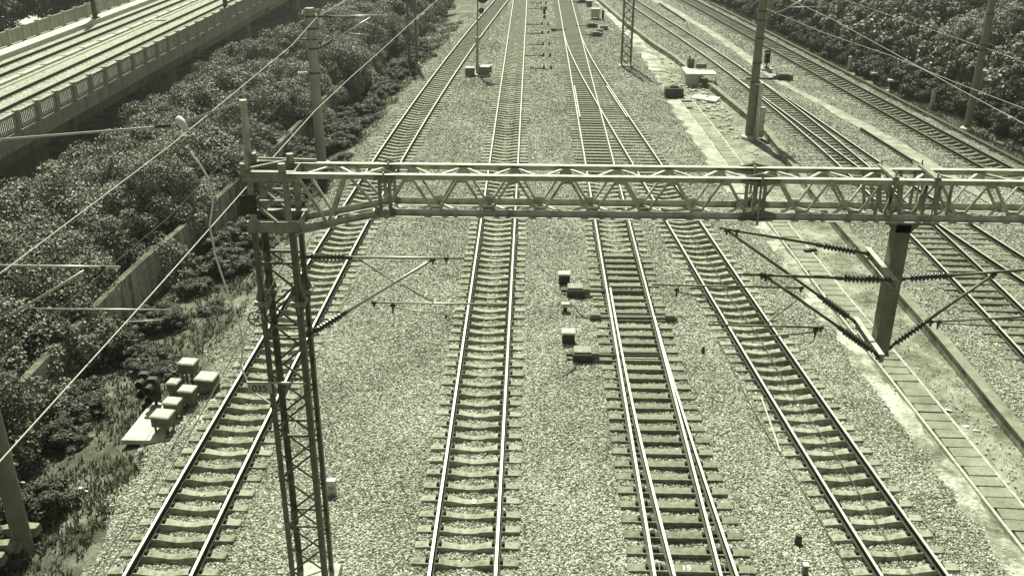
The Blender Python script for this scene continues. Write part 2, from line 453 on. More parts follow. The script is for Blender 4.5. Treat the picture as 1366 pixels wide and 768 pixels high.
tag(b2, 'stone ballast under the raised tracks right of the kerb', 'ballast')
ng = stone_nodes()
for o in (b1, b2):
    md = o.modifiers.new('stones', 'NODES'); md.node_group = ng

# ------------------------------------------------------------------ tracks
RAIL = [(-.075, -.176), (.075, -.176), (.075, -.164), (.012, -.14), (.009, -.052), (.036, -.04), (.036, -.008), (.031, 0), (-.031, 0), (-.036, -.008), (-.036, -.04), (-.009, -.052), (-.012, -.14), (-.075, -.164)]
RM = [0]*14; RM[6] = RM[7] = RM[8] = 1
def frame(f, y):
    e = .05; d = (f(y+e)-f(y-e))/(2*e); n = math.hypot(1, d)
    return (1/n, -d/n)          # lateral unit vector (to the right)
def rail(parent, f, off, y0, y1, side, head, z=0.0, name='rail', step=1.5, offf=None):
    Y = np.linspace(y0, y1, max(2, int(abs(y1-y0)/step)+1)); pts = []; dirs = []
    for y in Y:
        dx, dy = frame(f, y); o = off+(offf(y) if offf else 0)
        pts.append((f(y)+dx*o, y+dy*o, z)); dirs.append((dx, dy))
    return MB().extrude(RAIL, pts, dirs, RM).build(name, [side, head], parent)

def dished_sleeper(seed):
    r = random.Random(seed); mb = MB()
    # (x, top z, half width top)
    st = [(-1.25, -.205, .105), (-1.2, -.195, .115), (-.95, -.186, .118), (-.56, -.186, .118), (-.38, -.225, .1), (-.13, -.268, .092),
          (.13, -.268, .092), (.38, -.225, .1), (.56, -.186, .118), (.95, -.186, .118), (1.2, -.195, .115), (1.25, -.205, .105)]
    vs = []; fs = []
    for x, z, w in st:
        x += r.uniform(-.02, .02); z += r.uniform(-.006, .005); w += r.uniform(-.008, .008)
        b = w+.035; vs += [(x, -b, -.42), (x, -w, z), (x, w, z), (x, b, -.42)]
    n = len(st)
    for i in range(n-1):
        for j in range(3): fs.append((i*4+j, i*4+j+1, (i+1)*4+j+1, (i+1)*4+j)[::-1])
    fs += [(0, 1, 2, 3)[::-1], tuple(4*(n-1)+j for j in range(4))]
    return mb.add(vs, fs)
SL = {k: dished_sleeper(1).mesh('sleeper_'+k, M[k]) for k in ('sleeper', 'oldsleeper')}
SLV = {k: [SL[k]]+[dished_sleeper(i).mesh('sleeper_'+k, M[k]) for i in range(2, 7)] for k in SL}
def clip_mesh(old):
    mb = MB()
    mb.box((0, 0, -.181), (.30, .15, .016))
    for s in (-1, 1):
        mb.box((s*.12, .0, -.15), (.075, .14, .06), taper=.75)
        mb.tube((s*.12, -.03, -.15), (s*.12, -.03, -.105), .016, 6)
        mb.tube((s*.12, .035, -.15), (s*.12, .035, -.11), .018, 6)
    return mb.mesh('rail_fastening', M['clip'])
CLIP = clip_mesh(0)

def track(name, label, f, y0, y1, kind='sleeper', sp=.6, side='rust', head='shine', clips_to=45, z=0.0, sleepers=True, rails=True, ranges=None, seed=0, rail_y=None):
    r = root(name, (f(y0), y0, z-.42), label, 'railway track')
    ry0, ry1 = rail_y or (y0, y1)
    if rails:
        for s in (-.7525, .7525): rail(r, f, s, ry0, ry1, M[side], M[head], z)
    if not sleepers: return r
    rd = random.Random(seed+5); y = y0+.3; k = 0; far = MB(); ox, oy, oz = ORG[r.name]
    while y < y1:
        if ranges is None or any(a <= y < b for a, b in ranges):
            dx, dy = frame(f, y); ang = math.atan2(dy, dx)+rd.gauss(0, .011); x = f(y)+rd.gauss(0, .015)
            if k < 100:
                o = bpy.data.objects.new('sleeper', SLV[kind][rd.randrange(6)]); COL.objects.link(o); o.parent = r
                o.location = (x-ox, y-oy, z-oz); o.rotation_euler = (0, 0, ang); ORG[o.name] = 'inst'
                if y < clips_to:
                    for s in (-.7525, .7525):
                        c = bpy.data.objects.new('rail_fastening', CLIP); COL.objects.link(c); c.parent = o; c.location = (s, 0, 0)
            else:
                ca, sa = math.cos(ang), math.sin(ang); me = SL[kind]
                far.add([(x+v.co.x*ca-v.co.y*sa, y+v.co.x*sa+v.co.y*ca, z+v.co.z) for v in me.vertices], [tuple(p.vertices) for p in me.polygons])
            k += 1
        y += sp*rd.uniform(.975, 1.025)
    if far.v: tag(far.build('sleeper', M[kind], r), kind='stuff')
    return r
def bearer(parent, xl, xr, y, ang=0, mat='bearer', w=.26, clips=(), top=-.186):
    ox, oy, oz = ORG[parent.name]
    mb = MB(); L = xr-xl
    mb.box((0, 0, (top-.42)/2), (L, w, .42+top))
    o = bpy.data.objects.new('sleeper', mb.mesh('bearer', M[mat])); COL.objects.link(o); o.parent = parent
    o.location = ((xl+xr)/2-ox, y-oy, -oz); o.rotation_euler = (0, 0, ang)
    for cx in clips:
        c = bpy.data.objects.new('rail_fastening', CLIP); COL.objects.link(c); c.parent = o; c.location = (cx-(xl+xr)/2, 0, 0)
    return o

t1 = track('railway_track', 'gently curving track on pale dished sleepers along the weedy left slope, behind the lattice tower', T1, 13.5, 124, sp=.61, head='dull', side='rustdark', seed=1)
t2 = track('railway_track', 'straight track with bright polished rails under the left cantilever arm', T2, 13.5, 124, sp=.6, head='shine', seed=2)
# turnout track T3: flat bearers near (to 37.5) and far (from 48.5)
t3 = track('railway_track', 'straight turnout track with point machines and doubled rails on flat bearers', T3, 13.5, 124, sp=.6, seed=3, ranges=[(37.5, 48.4)])
def dvg(y): return max(0, 33.6-y)**2/(2*363)
rail(t3, T3, -.7525, 13.5, 33.4, M['rust'], M['shine'], -.003, 'switch_rail', 1.0, lambda y: dvg(y)+.085+.055*max(0, min(1, (y-24)/9)))
rail(t3, T3, .7525, 13.5, 31.0, M['rust'], M['shine'], -.003, 'switch_rail', 1.0, lambda y: dvg(y)+.005)
y = 13.7
while y < 37.4:
    d = dvg(y); x = T3(y)
    clips = [x-.7525, x+.7525]
    if d > .12: clips += [x-.7525+d, x+.7525+d]
    bearer(t3, x-1.3+random.uniform(-.02, .02), x+1.3+d+random.uniform(-.02, .02), y, random.gauss(0, .004), clips=clips)
    y += .6
y = 48.6; kk = 0; far = MB()
while y < 124:
    xl, xr = T3(y)-1.3, (T4(y) if y < 93 else T3(y))+1.3
    if kk < 46: bearer(t3, xl, xr, y, -.03 if y < 80 else 0)
    else: far.box(((xl+xr)/2, y, -.303), (xr-xl, .26, .234))
    kk += 1; y += .6
tag(far.build('sleeper', M['bearer'], t3), kind='stuff')
rail(t3, T3, -.7525+.13, 59.5, 68.5, M['rust'], M['dull'], -.01, 'check_rail', 1.5)
t4 = track('railway_track', 'track curving away to the right on dished sleepers beside the concrete walkway', T4, 13.5, 92, sp=.6, side='rustdark', head='dull', seed=4, ranges=[(0, 48.4)], rail_y=(13.5, 92), clips_to=36)
for ch in [o for o in bpy.data.objects if o.parent == t4 and o.name.startswith('rail')]: ch.location.z -= .003
rail(t4, T4, .7525-.13, 59.5, 68.5, M['rust'], M['dull'], -.01, 'check_rail', 1.5)
# wheel path polish on T4 beyond the frog comes with T3's bright rails
t5 = track('railway_track', 'right-hand track above the kerb, passing behind the tall grey mast', T5, 27, 124, sp=.6, side='rustdark', head='dull', seed=5, ranges=[(72.5, 130)], clips_to=0)
y = 27.3
while y < 72.5:
    bearer(t5, T5(y)-1.3, max(T5(y)+1.3, T5B(y)+1.3), y, -.02+random.gauss(0, .01), mat='oldsleeper', w=.24, top=-.2)
    y += .62
t5b = track('railway_track', 'short diverging branch of the right-hand track, fanning out under the gantry beam', T5B, 27, 71, side='rustdark', head='dull', sleepers=False)
for ch in [o for o in bpy.data.objects if o.parent == t5b]: ch.location.z -= .003
t6 = track('railway_track', 'outermost right track on dark sleepers with rusty rails beside the hedge', T6, 38, 124, kind='oldsleeper', sp=.63, side='rustdark', head='dullest', seed=6, clips_to=0)

# painted numbers on two sleepers
def text(body, size, loc, rot, mat, parent, name='number'):
    cu = bpy.data.curves.new(name, 'FONT'); cu.body = body; cu.size = size; cu.extrude = .001; cu.offset = size*.008
    cu.align_x = 'CENTER'; cu.align_y = 'CENTER'; cu.materials.append(mat)
    o = bpy.data.objects.new(name, cu); COL.objects.link(o)
    if parent: o.parent = parent
    o.location = loc; o.rotation_euler = rot
    return o
def nearest_sleeper(tr, y):
    ks = [o for o in bpy.data.objects if o.parent == tr and o.name.startswith('sleeper') and len(o.data.vertices) < 300]
    return min(ks, key=lambda o: abs(o.location.y+ORG[tr.name][1]-y))
s8 = nearest_sleeper(t2, 20.16); s8.data = SL['sleeper']; text('8', .27, (.08, 0, -.2585), (0, 0, 0), M['whitepaint'], s8)
s8['label'] = 'sleeper painted with a white number 8'
s15 = nearest_sleeper(t3, 18.05); text('15', .23, (-.12, .0, -.182), (0, 0, 0), M['whitepaint'], s15)
s15['label'] = 'flat bearer painted with a white number 15'

# ------------------------------------------------------------------ catenary portal (gantry)
def insul(mb, p, q, n=9, r1=.035, r2=.078):
    prof = [(0, .03), (.06, .03)]
    for k in range(n):
        t = .08+.84*k/n; d = .84/n
        prof += [(t, r1), (t+d*.35, r2), (t+d*.5, r2*.95), (t+d*.8, r1)]
    prof += [(.94, .035), (1, .035)]
    return mb.lathe(p, q, prof, 12)

def tower(par, x0, x1, y0, y1, z0=-.45, ztop=9.6, plate=True):
    """four-leg lattice tower; part 'tower' (bracing) with legs and flanges as sub-parts"""
    mb = MB(); zs = np.arange(z0+.2, 8.4, .62)
    t = .035
    for i in range(len(zs)-1):
        a, b = zs[i], zs[i+1]
        for yy in (y0, y1):
            p, q = ((x0, yy, a), (x1, yy, b)) if i % 2 else ((x1, yy, a), (x0, yy, b))
            mb.beam(p, q, .045, .012, (0, 1, 0))
        for xx in (x0, x1):
            p, q = ((xx, y0, b), (xx, y1, a)) if i % 2 else ((xx, y1, b), (xx, y0, a))
            mb.beam(p, q, .04, .012, (1, 0, 0))
    for z in (1.6, 3.9, 6.15, 7.75):
        for yy in (y0, y1): mb.beam((x0, yy, z), (x1, yy, z), .05, .05)
        for xx in (x0, x1): mb.beam((xx, y0, z), (xx, y1, z), .05, .05)
    tw = mb.build('tower', M['towersteel'], par)
    for xx, sx in ((x0, -1), (x1, 1)):
        for yy, sy in ((y0, -1), (y1, 1)):
            mb = MB()
            mb.box((xx, yy+sy*.045, (z0+8.5)/2), (.115, .014, 8.5-z0))
            mb.box((xx+sx*.05, yy-sy*.018, (z0+8.5)/2), (.014, .11, 8.5-z0))
            mb.build('leg', M['towersteel'], tw)
            fb = MB(); zf = 6.93
            fb.box((xx, yy, zf), (.30, .30, .035)); fb.box((xx, yy, zf+.04), (.28, .28, .03))
            for a in range(4):
                c, s = math.cos(a*math.pi/2), math.sin(a*math.pi/2)
                fb.poly([(xx+c*.05, yy+s*.05, zf+.06), (xx+c*.14, yy+s*.14, zf+.06), (xx+c*.05, yy+s*.05, zf+.34)], (-s, c, 0), .012)
                fb.poly([(xx+c*.05, yy+s*.05, zf-.02), (xx+c*.14, yy+s*.14, zf-.02), (xx+c*.05, yy+s*.05, zf-.25)], (-s, c, 0), .012)
            fb.build('flange', M['headsteel'], tw)
    MB().box(((x0+x1)/2, (y0+y1)/2, z0+.1), (1.2, 1.2, .5), taper=.9).build('foundation', M['concrete'], tw)
    return tw
PX0, PX1, PY0, PY1 = -3.72, -3.02, 16.9, 17.5
portal = root('catenary_portal', (-3.37, 17.2, -.45), 'steel lattice gantry whose beam spans the tracks from a lattice tower', 'gantry')
tower(portal, PX0, PX1, PY0, PY1)
tower(portal, 13.15, 13.85, PY0, PY1)
XE = 13.9
ZT, ZB = 9.50, 8.82
beam = MB()
# web lacing: near and far faces plus top and bottom planes
P_ = .965; x = -1.24+.06; k = 0
tops = [(-.79, 1)]
xb = [-1.0]
nodes_b = [-1.27+.96*i for i in range(0, 17)]
for yy in (PY0, PY1):
    for i, a in enumerate(nodes_b):
        if a+.96 > XE: break
        m = a+.48
        beam.angle((a+.04, yy, ZB), (m-.03, yy, ZT), .048, (0, -1 if yy == PY0 else 1, 0))
        beam.angle((m+.03, yy, ZT), (a+.92, yy, ZB), .048, (0, -1 if yy == PY0 else 1, 0))
    for a in nodes_b:
        if a > XE-.6: break
        s_ = -1 if yy == PY0 else 1
        beam.poly([(a-.12, yy-s_*.012, ZB-.03), (a+.12, yy-s_*.012, ZB-.03), (a+.08, yy-s_*.012, ZB+.12), (a-.08, yy-s_*.012, ZB+.12)], (0, 1, 0), .008)
        beam.poly([(a+.36, yy-s_*.012, ZT+.02), (a+.60, yy-s_*.012, ZT+.02), (a+.56, yy-s_*.012, ZT-.12), (a+.40, yy-s_*.012, ZT-.12)], (0, 1, 0), .008)
    # haunch next to the tower
    for p, q in (((-2.85, ZT), (-2.38, 8.62)), ((-2.32, 8.6), (-1.98, ZT)), ((-1.9, ZT), (-1.36, ZB))):
        beam.angle((p[0], yy, p[1]), (q[0], yy, q[1]), .06, (0, -1 if yy == PY0 else 1, 0))
for zz, off in ((ZT, .48), (ZB-.02, 0)):
    for a in nodes_b:
        if a+.96+off > XE: break
        beam.beam((a+off, PY1, zz), (a+off+.48, PY0, zz), .05, .03)
        beam.beam((a+off+.48, PY0, zz), (a+off+.96, PY1, zz), .05, .03)
for p, q in (((-2.75, PY0), (-2.3, PY1)), ((-2.2, PY1), (-1.75, PY0)), ((-1.7, PY0), (-1.25, PY1))): beam.beam((p[0], p[1], ZT), (q[0], q[1], ZT), .05, .03)
bm = beam.build('beam', M['galv'], portal)
def chord(y, z, pts):
    mb = MB()
    s = -1 if y == PY0 else 1
    for p, q in zip(pts[:-1], pts[1:]):
        a, b = (p[0], y, p[1]), (q[0], y, q[1])
        d = Vector((b[0]-a[0], 0, b[2]-a[2])).normalized(); n = Vector((-d.z, 0, d.x))
        t = 1 if z > 9 else -1
        mb.beam(a, b, .012, .12, (0, 0, 1))                 # vertical flange
        o = n*(.06*t); o2 = Vector((0, -s*.055, 0))
        mb.beam(Vector(a)+o+o2, Vector(b)+o+o2, .12, .012, (0, 0, 1))
    return mb.build('chord', M['galv'], bm)
chord(PY0-.03, 9.5, [(-3.0, ZT), (XE, ZT)]); chord(PY1+.03, 9.5, [(-3.0, ZT), (XE, ZT)])
chord(PY0-.03, 8.8, [(-2.95, 8.45), (-1.24, ZB), (XE, ZB)]); chord(PY1+.03, 8.8, [(-2.95, 8.45), (-1.24, ZB), (XE, ZB)])
# end frame of the beam inside the tower head: channel boxes
mb = MB()
for yy, s in ((PY0-.075, -1), (PY1+.075, 1)):
    for z, h in ((9.47, .19), (8.50, .20)):
        mb.beam((-3.84, yy, z), (-2.86, yy, z), .02, h)
        mb.beam((-3.84, yy-s*.05, z+h/2), (-2.86, yy-s*.05, z+h/2), .12, .015)
        mb.beam((-3.84, yy-s*.05, z-h/2), (-2.86, yy-s*.05, z-h/2), .12, .015)
    for xx in (-3.7, -3.04):
        mb.beam((xx, yy+s*.012, 8.62), (xx, yy+s*.012, 9.36), .115, .02, (0, 1, 0))
    mb.angle((-3.62, yy, 9.02), (-3.25, yy, 9.36), .07, (0, 1, 0)); mb.angle((-3.62, yy, 8.92), (-3.28, yy, 8.62), .07, (0, 1, 0))
    mb.beam((-3.66, yy-s*.03, 9.0), (-3.1, yy-s*.03, 9.0), .05, .05)
for xx in (-3.82, -2.9):
    for z in (9.47, 8.50): mb.beam((xx, PY0-.05, z), (xx, PY1+.05, z), .02, .18)
for xx in (-3.8, -3.1):
    for yy in (PY0-.02, PY1+.02): mb.tube((xx, yy, 9.55), (xx, yy, 9.72), .07, 10)
mb.beam((-3.78, PY0, 9.6), (-3.1, PY1, 9.6), .05, .04); mb.beam((-3.7, PY1+.02, 9.62), (-2.6, PY1+.02, 9.6), .05, .04)
mb.build('tower_head', M['headsteel'], portal)
MB().box((-3.75, PY0-.135, 8.96), (.30, .02, .36)).build('warning_plate', M['boxdark'], portal)
# splices with fin plates
for X, big in ((-1.24, 0), (5.6, 1)):
    mb = MB()
    for yy, s in ((PY0-.03, -1), (PY1+.03, 1)):
        for z, t in ((ZT, 1), (ZB, -1)):
            mb.box((X, yy, z), (.03, .20, .20))
            for sx in (-1, 1):
                mb.poly([(X, yy-.10, z+.012*sx), (X+sx*.34, yy-.02, z+.012*sx), (X+sx*.34, yy+.02, z+.012*sx), (X, yy+.10, z+.012*sx)], (0, 0, 1), .012) if big else None
                mb.poly([(X, yy, z-.12), (X+sx*(.36 if big else .2), yy, z-.05), (X+sx*(.36 if big else .2), yy, z+.05), (X, yy, z+.14)], (0, 1, 0), .014)
        for dx in (-.09, .09): mb.beam((X+dx, yy, ZB), (X+dx, yy, ZT), .06, .05, (0, 1, 0))
        if big:
            mb.beam((X+.0, yy+s*.06, ZB-.16), (X+.0, yy+s*.06, ZT+.16), .035, .05, (0, 1, 0))
        else:
            mb.lathe((X-.06, yy+s*.04, ZB-.0), (X+.10, yy+s*.04, ZB-.0), [(0, .09), (.5, .13), (1, .09)], 8)
    mb.build('splice_plate', M['headsteel'], bm)
# hangers for the drop post
mb = MB()
for X in (8.0, 8.75):
    mb.beam((X-.02, PY0-.12, ZT+.09), (X-.02, PY1+.12, ZT+.09), .12, .05)
    for yy in (PY0-.09, PY1+.09): mb.tube((X, yy, ZB-.1), (X-.02, yy, ZT+.2), .016, 6)
for X in (7.75, 7.9, 8.05, 8.2, 8.45, 8.6, 8.85, 9.05):
    for yy in (PY0, PY1): mb.beam((X, yy, ZB), (X+random.choice((0, .16, -.12)), yy, ZT), .05, .04, (0, 1, 0))
mb.build('hanger', M['headsteel'], bm)
dp = MB(); X, Yp = 8.39, 17.2
dp.box((X, Yp, 8.73), (.9, .85, .04))
for sy in (-.13, .13): dp.poly([(X-.38, Yp+sy, 8.7), (X+.38, Yp+sy, 8.7), (X+.14, Yp+sy, 8.45), (X-.14, Yp+sy, 8.45)], (0, 1, 0), .02)
dp.box((X, Yp-.13, 7.3), (.28, .02, 2.85)); dp.box((X, Yp+.13, 7.3), (.28, .02, 2.85)); dp.box((X-.0, Yp, 7.3), (.02, .24, 2.85)); dp.box((X-.13, Yp, 7.3), (.02, .24, 2.85))
dp.box((X, Yp, 5.87), (.32, .32, .03))
post = dp.build('drop_post', M['poststeel'], portal)
mb = MB()
for z, xx in ((7.68, 8.2), (6.14, 8.19)):
    mb.beam((xx, 16.42, z), (xx, 18.08, z), .025, .16)
    mb.beam((xx-.045, 16.42, z+.08), (xx-.045, 18.08, z+.08), .10, .016); mb.beam((xx-.045, 16.42, z-.08), (xx-.045, 18.08, z-.08), .10, .016)
mb.build('arm_bracket', M['galv'], post)
mb = MB()
mb.lathe((-3.89, 17.55, 9.45), (-3.88, 17.55, 10.72), [(0, .075), (.95, .06), (.95, .072), (1, .07)], 10)
mb.build('top_post', M['galv'], portal)
mb = MB(); mb.box((-3.95, PY0-.10, 5.07), (.48, .02, .22)); pl = mb.build('number_plate', M['plate'], portal)
ox, oy, oz = ORG[portal.name]
text('035', .21, (-3.95-ox, PY0-.1125-oy, 5.06-oz), (math.pi/2, 0, 0), M['blackpaint'], pl)
MB().beam((-4.2, PY0-.10, 5.2), (-3.0, PY0-.10, 5.2), .03, .035).build('plate_bar', M['galv'], portal)
mb = MB(); ring = [(-3.86+.15*math.cos(a), PY0-.1, 6.62+.15*math.sin(a)) for a in np.linspace(0, 6.2832, 25)]
mb.path(ring, .022, 8); mb.tube((-3.86, PY0-.04, 6.62), (-3.86, PY0-.16, 6.62), .045, 10)
for a in (0, 1.05, 2.09): mb.beam((-3.86-.14*math.cos(a), PY0-.1, 6.62-.14*math.sin(a)), (-3.86+.14*math.cos(a), PY0-.1, 6.62+.14*math.sin(a)), .02, .025, (0, 1, 0))
mb.build('pulley_wheel', M['headsteel'], portal)

# ------------------------------------------------------------------ cantilever arms
def cantilever(label, at, tube_end, ab, meet, reg, steady, stays=(), frac=(.1, .36), dark=False, group='overhead line cantilevers', ins=True, r=.028):
    rt = root('cantilever_arm', at, label, 'cantilever arm', group)
    V = Vector; tm = M['tubedark'] if dark else M['tube']
    at, tube_end, ab, meet = V(at), V(tube_end), V(ab), V(meet)
    def seg(a, b, name, r, end):
        L = (b-a).length; d = (b-a)/L
        if ins:
            i0, i1 = frac[0]*1.0, frac[0]+frac[1]*2.2
            m2 = MB(); insul(m2, a+d*i0, a+d*i1); 
            o = m2.build('insulator', M['insul'], rt, smooth=True)
            MB().tube(a-d*.02, a+d*(i0+.02), .03, 8).tube(a-d*.03, a+d*.06, .05, 8).build('bracket', M['galvdark'], rt)
            s0 = a+d*(i1-.02)
        else: s0 = a
        mb = MB(); mb.tube(s0, b, r, 10)
        mb.build(name, tm, rt, smooth=True)
        if ins: MB().tube(s0-d*.03, s0+d*.09, r*1.7, 8).build('clamp', M['galvdark'], rt)
    seg(at, tube_end, 'top_tube', r, None)
    seg(ab, meet, 'bracket_tube', r, None)
    mb = MB()
    def clamp(p, s=.05): mb.lathe(p+V((-.05, 0, 0)), p+V((.05, 0, 0)), [(0, s*.7), (.3, s), (.7, s), (1, s*.7)], 8); mb.box(p+V((0, 0, -.05)), (.035, .05, .08))
    clamp(meet); clamp(tube_end-(tube_end-at).normalized()*.35, .042)
    if reg:
        MB().tube(reg[0], reg[1], .02, 8).build('registration_tube', tm, rt, smooth=True)
        clamp(V(reg[0]), .04)
    if steady:
        s = MB(); p, q = V(steady[0]), V(steady[1])
        s.tube(p, q, .014, 6); s.build('steady_arm', tm, rt, smooth=True)
        clamp(p+V((-.03, 0, .04)), .035); mb.box(p+V((-.03, 0, -.02)), (.03, .03, .2))
        mb.box(q+V((0, 0, -.03)), (.04, .03, .08))
    mb.build('clamp', M['galvdark'], rt)
    for p, q in stays: MB().tube(p, q, .011, 6).build('stay_rod', M['tubedark'], rt)
    return rt
cantilever('cantilever arm reaching right from the lattice tower over the straight track', (-2.95, 17.2, 7.76), (.18, 17.2, 7.77), (-2.97, 17.2, 6.07), (-.43, 17.2, 7.74),
           ((-1.62, 17.2, 6.81), (.98, 17.2, 6.81)), ((-1.22, 17.2, 6.71), (-.21, 17.2, 6.56)), (((-1.86, 17.2, 7.73), (-1.17, 17.2, 7.22)), ((-1.1, 17.2, 7.22), (-.45, 17.2, 6.84))), (.1, .36))
cantilever('far one of the two cantilever arms reaching left from the hanging post', (8.13, 17.9, 7.69), (5.15, 17.9, 8.2), (8.14, 17.9, 6.16), (5.3, 17.9, 8.15),
           ((6.9, 17.9, 6.93), (3.9, 17.9, 6.96)), ((4.44, 17.9, 6.82), (5.06, 17.9, 6.65)), (), (.2, .36), True)
cantilever('near one of the two cantilever arms reaching left from the hanging post', (8.13, 16.6, 7.69), (5.4, 16.6, 7.77), (8.14, 16.6, 6.13), (5.83, 16.6, 7.73),
           ((6.98, 16.6, 6.69), (4.85, 16.6, 6.72)), ((6.92, 16.6, 6.6), (5.49, 16.6, 6.42)), (((6.5, 16.6, 7.3), (5.95, 16.6, 6.75)),), (.15, .36), True)
cantilever('cantilever arm reaching right from the hanging post over the branch tracks', (8.58, 17.2, 7.46), (11.6, 17.2, 7.74), (8.58, 17.2, 5.97), (10.31, 17.2, 7.58),
           ((9.3, 17.2, 6.55), (11.3, 17.2, 6.7)), ((9.48, 17.2, 6.52), (10.6, 17.2, 6.48)), (), (.1, .36), True)

# ------------------------------------------------------------------ masts
def round_mast(label, x, y, h, r0, r1, bands=(), mat='pole', base=-.6, name='catenary_mast', group='overhead line masts'):
    rt = root(name, (x, y, base), label, 'mast', group)
    mb = MB(); mb.lathe((x, y, base), (x, y, h), [(0, r0), (1, r1)], 18)
    mb.build('pole', M[mat], rt, smooth=False)
    if bands:
        mb = MB()
        for z in bands:
            t = (z-base)/(h-base); r = r0+(r1-r0)*t+.012
            mb.lathe((x, y, z-.05), (x, y, z+.05), [(0, r), (1, r)], 18); mb.box((x+r, y, z), (.08, .1, .1))
        mb.build('clamp_band', M['galvdark'], rt)
    MB().lathe((x, y, base), (x, y, base+.35), [(0, r0*1.9), (.8, r0*1.8), (1, r0*1.3)], 14).build('footing', M['concrete'], rt)
    return rt
mL = round_mast('pale round concrete mast beside the retaining wall, left of the gantry beam', -9.86, 50.2, 7.75, .27, .235, (7.35, 6.75, 5.75, 4.5))
mb = MB(); mb.lathe((-9.75, 50.2, 7.75), (-9.75, 50.2, 7.78), [(0, .01), (1, .01)], 6)
mb = MB(); mb.beam((-10.62, 50.0, 6.22), (-9.3, 50.0, 6.22), .07, .06); mb.build('cross_bar', M['galvdark'], mL)
mb = MB(); insul(mb, (-10.75, 50.15, 4.45), (-10.2, 50.15, 4.5), 6, .04, .1); mb.build('insulator', M['insulwhite'], mL, smooth=True)
MB().box((-9.45, 50.0, .9), (.35, .03, .32)).build('plate', M['boxlid'], mL)
cantilever('pale cantilever arm on the round concrete mast by the retaining wall', (-9.62, 50.2, 7.33), (-6.07, 50.2, 7.42), (-9.58, 50.2, 5.72), (-6.68, 50.2, 7.36),
           ((-8.0, 50.2, 6.5), (-6.9, 50.2, 6.45)), None, (((-8.24, 50.2, 7.36), (-7.8, 50.2, 6.8)),), (.15, .3), r=.036)
mR = round_mast('tall grey mast strapped with ducts in the walkway dirt, left of the right-hand track', 14.38, 56.5, 9.8, .26, .22, (6.9, 6.4, 5.4, 4.0, 2.9), 'wood')
mb = MB(); mb.beam((14.72, 56.35, -.4), (14.68, 56.35, 2.7), .16, .16); mb.beam((14.85, 56.3, -.4), (14.82, 56.3, 2.6), .05, .05); mb.beam((15.05, 56.6, -.4), (15.05, 56.6, 1.4), .3, .25)
mb.build('cable_duct', M['galv'], mR)
MB().box((14.6, 56.2, 2.85), (.5, .3, .08), .5).build('strap', M['boxlid'], mR)
cantilever('cantilever arm near the top of the tall grey walkway mast', (14.6, 56.5, 7.9), (18.6, 56.5, 8.1), (14.6, 56.5, 6.4), (17.4, 56.5, 8.0),
           ((15.7, 56.5, 7.1), (18.0, 56.5, 7.15)), None, (), (.15, .3), r=.036)
mF = round_mast('leaning-looking concrete pole in front of the hedge at the right edge', 28.22, 58.9, 8.6, .23, .19, (6.5, 4.7, 4.4), 'wood')
mb = MB(); mb.path([(28.4, 58.9, 6.6), (28.7, 58.9, 6.82), (28.95, 58.9, 6.75), (30.3, 58.9, 6.15)], .03); mb.path([(28.45, 58.9, 4.75), (28.7, 58.9, 4.72), (29.5, 58.9, 4.15)], .03)
mb.build('outrigger', M['tube'], mF)
round_mast('short pale concrete stub post behind the right-edge pole', 31.2, 64.5, 2.1, .25, .24, (), 'pole', name='stub_post', group='posts by the hedge')
mE = round_mast('concrete mast cut by the lower left edge of the photo', -10.73, 18.6, 7.6, .22, .2, (7.2, 5.6), 'wood', -1.0)
cantilever('pale cantilever arm entering at the left edge above the grove', (-10.5, 18.6, 6.9), (-7.19, 18.6, 6.9), (-10.5, 18.6, 5.3), (-7.9, 18.6, 6.84),
           ((-9.22, 18.6, 5.9), (-6.25, 18.6, 5.92)), ((-7.4, 18.6, 5.6), (-6.46, 18.6, 5.68)), (((-9.67, 18.6, 6.88), (-8.95, 18.6, 6.2)),), (.1, .25))
def lattice_mast(label, x, y, w, h, base=-.35, d=.55):
    rt = root('lattice_mast', (x, y, base), label, 'mast', 'overhead line masts')
    mb = MB(); z = base+.1; i = 0
    while z < h-.7:
        for yy in (y-d/2, y+d/2):
            mb.beam((x-w/2, yy, z), (x+w/2, yy, z+.62), .045, .03, (0, 1, 0)); mb.beam((x+w/2, yy+.03, z), (x-w/2, yy+.03, z+.62), .045, .03, (0, 1, 0))
        for xx in (x-w/2, x+w/2): mb.beam((xx, y-d/2, z), (xx, y+d/2, z+.62), .04, .03, (1, 0, 0))
        z += .66
    lt = mb.build('lattice', M['towersteel'], rt)
    for sx in (-1, 1):
        for sy in (-1, 1): MB().box((x+sx*w/2, y+sy*d/2, (base+h)/2), (.10, .10, h-base)).build('leg', M['towersteel'], rt)
    MB().box((x, y, base+.05), (w+.35, d+.35, .35)).build('foundation', M['concrete'], rt)
    return rt
lm = lattice_mast('dark lattice mast at the foot of the retaining wall, far left', -7.92, 76.5, .62, 8.5)
lattice_mast('dark lattice mast beside the far turnout and the white walkway', 8.78, 76.6, .72, 8.5)
rt = root('hedge_post', (24.2, 97, -.5), 'slim pale post far off at the hedge behind the tall grey mast', 'post', 'posts by the hedge')
MB().lathe((24.2, 97, -.5), (24.2, 97, 6), [(0, .13), (1, .1)], 8).build('pole', M['pole'], rt); MB().lathe((24.5, 97, -.5), (24.5, 97, 6), [(0, .1), (1, .08)], 8).build('pole', M['pole'], rt)
MB().tube((24.5, 97, 1.6), (25.2, 97, 2.6), .04, 6).build('strut', M['pole'], rt)

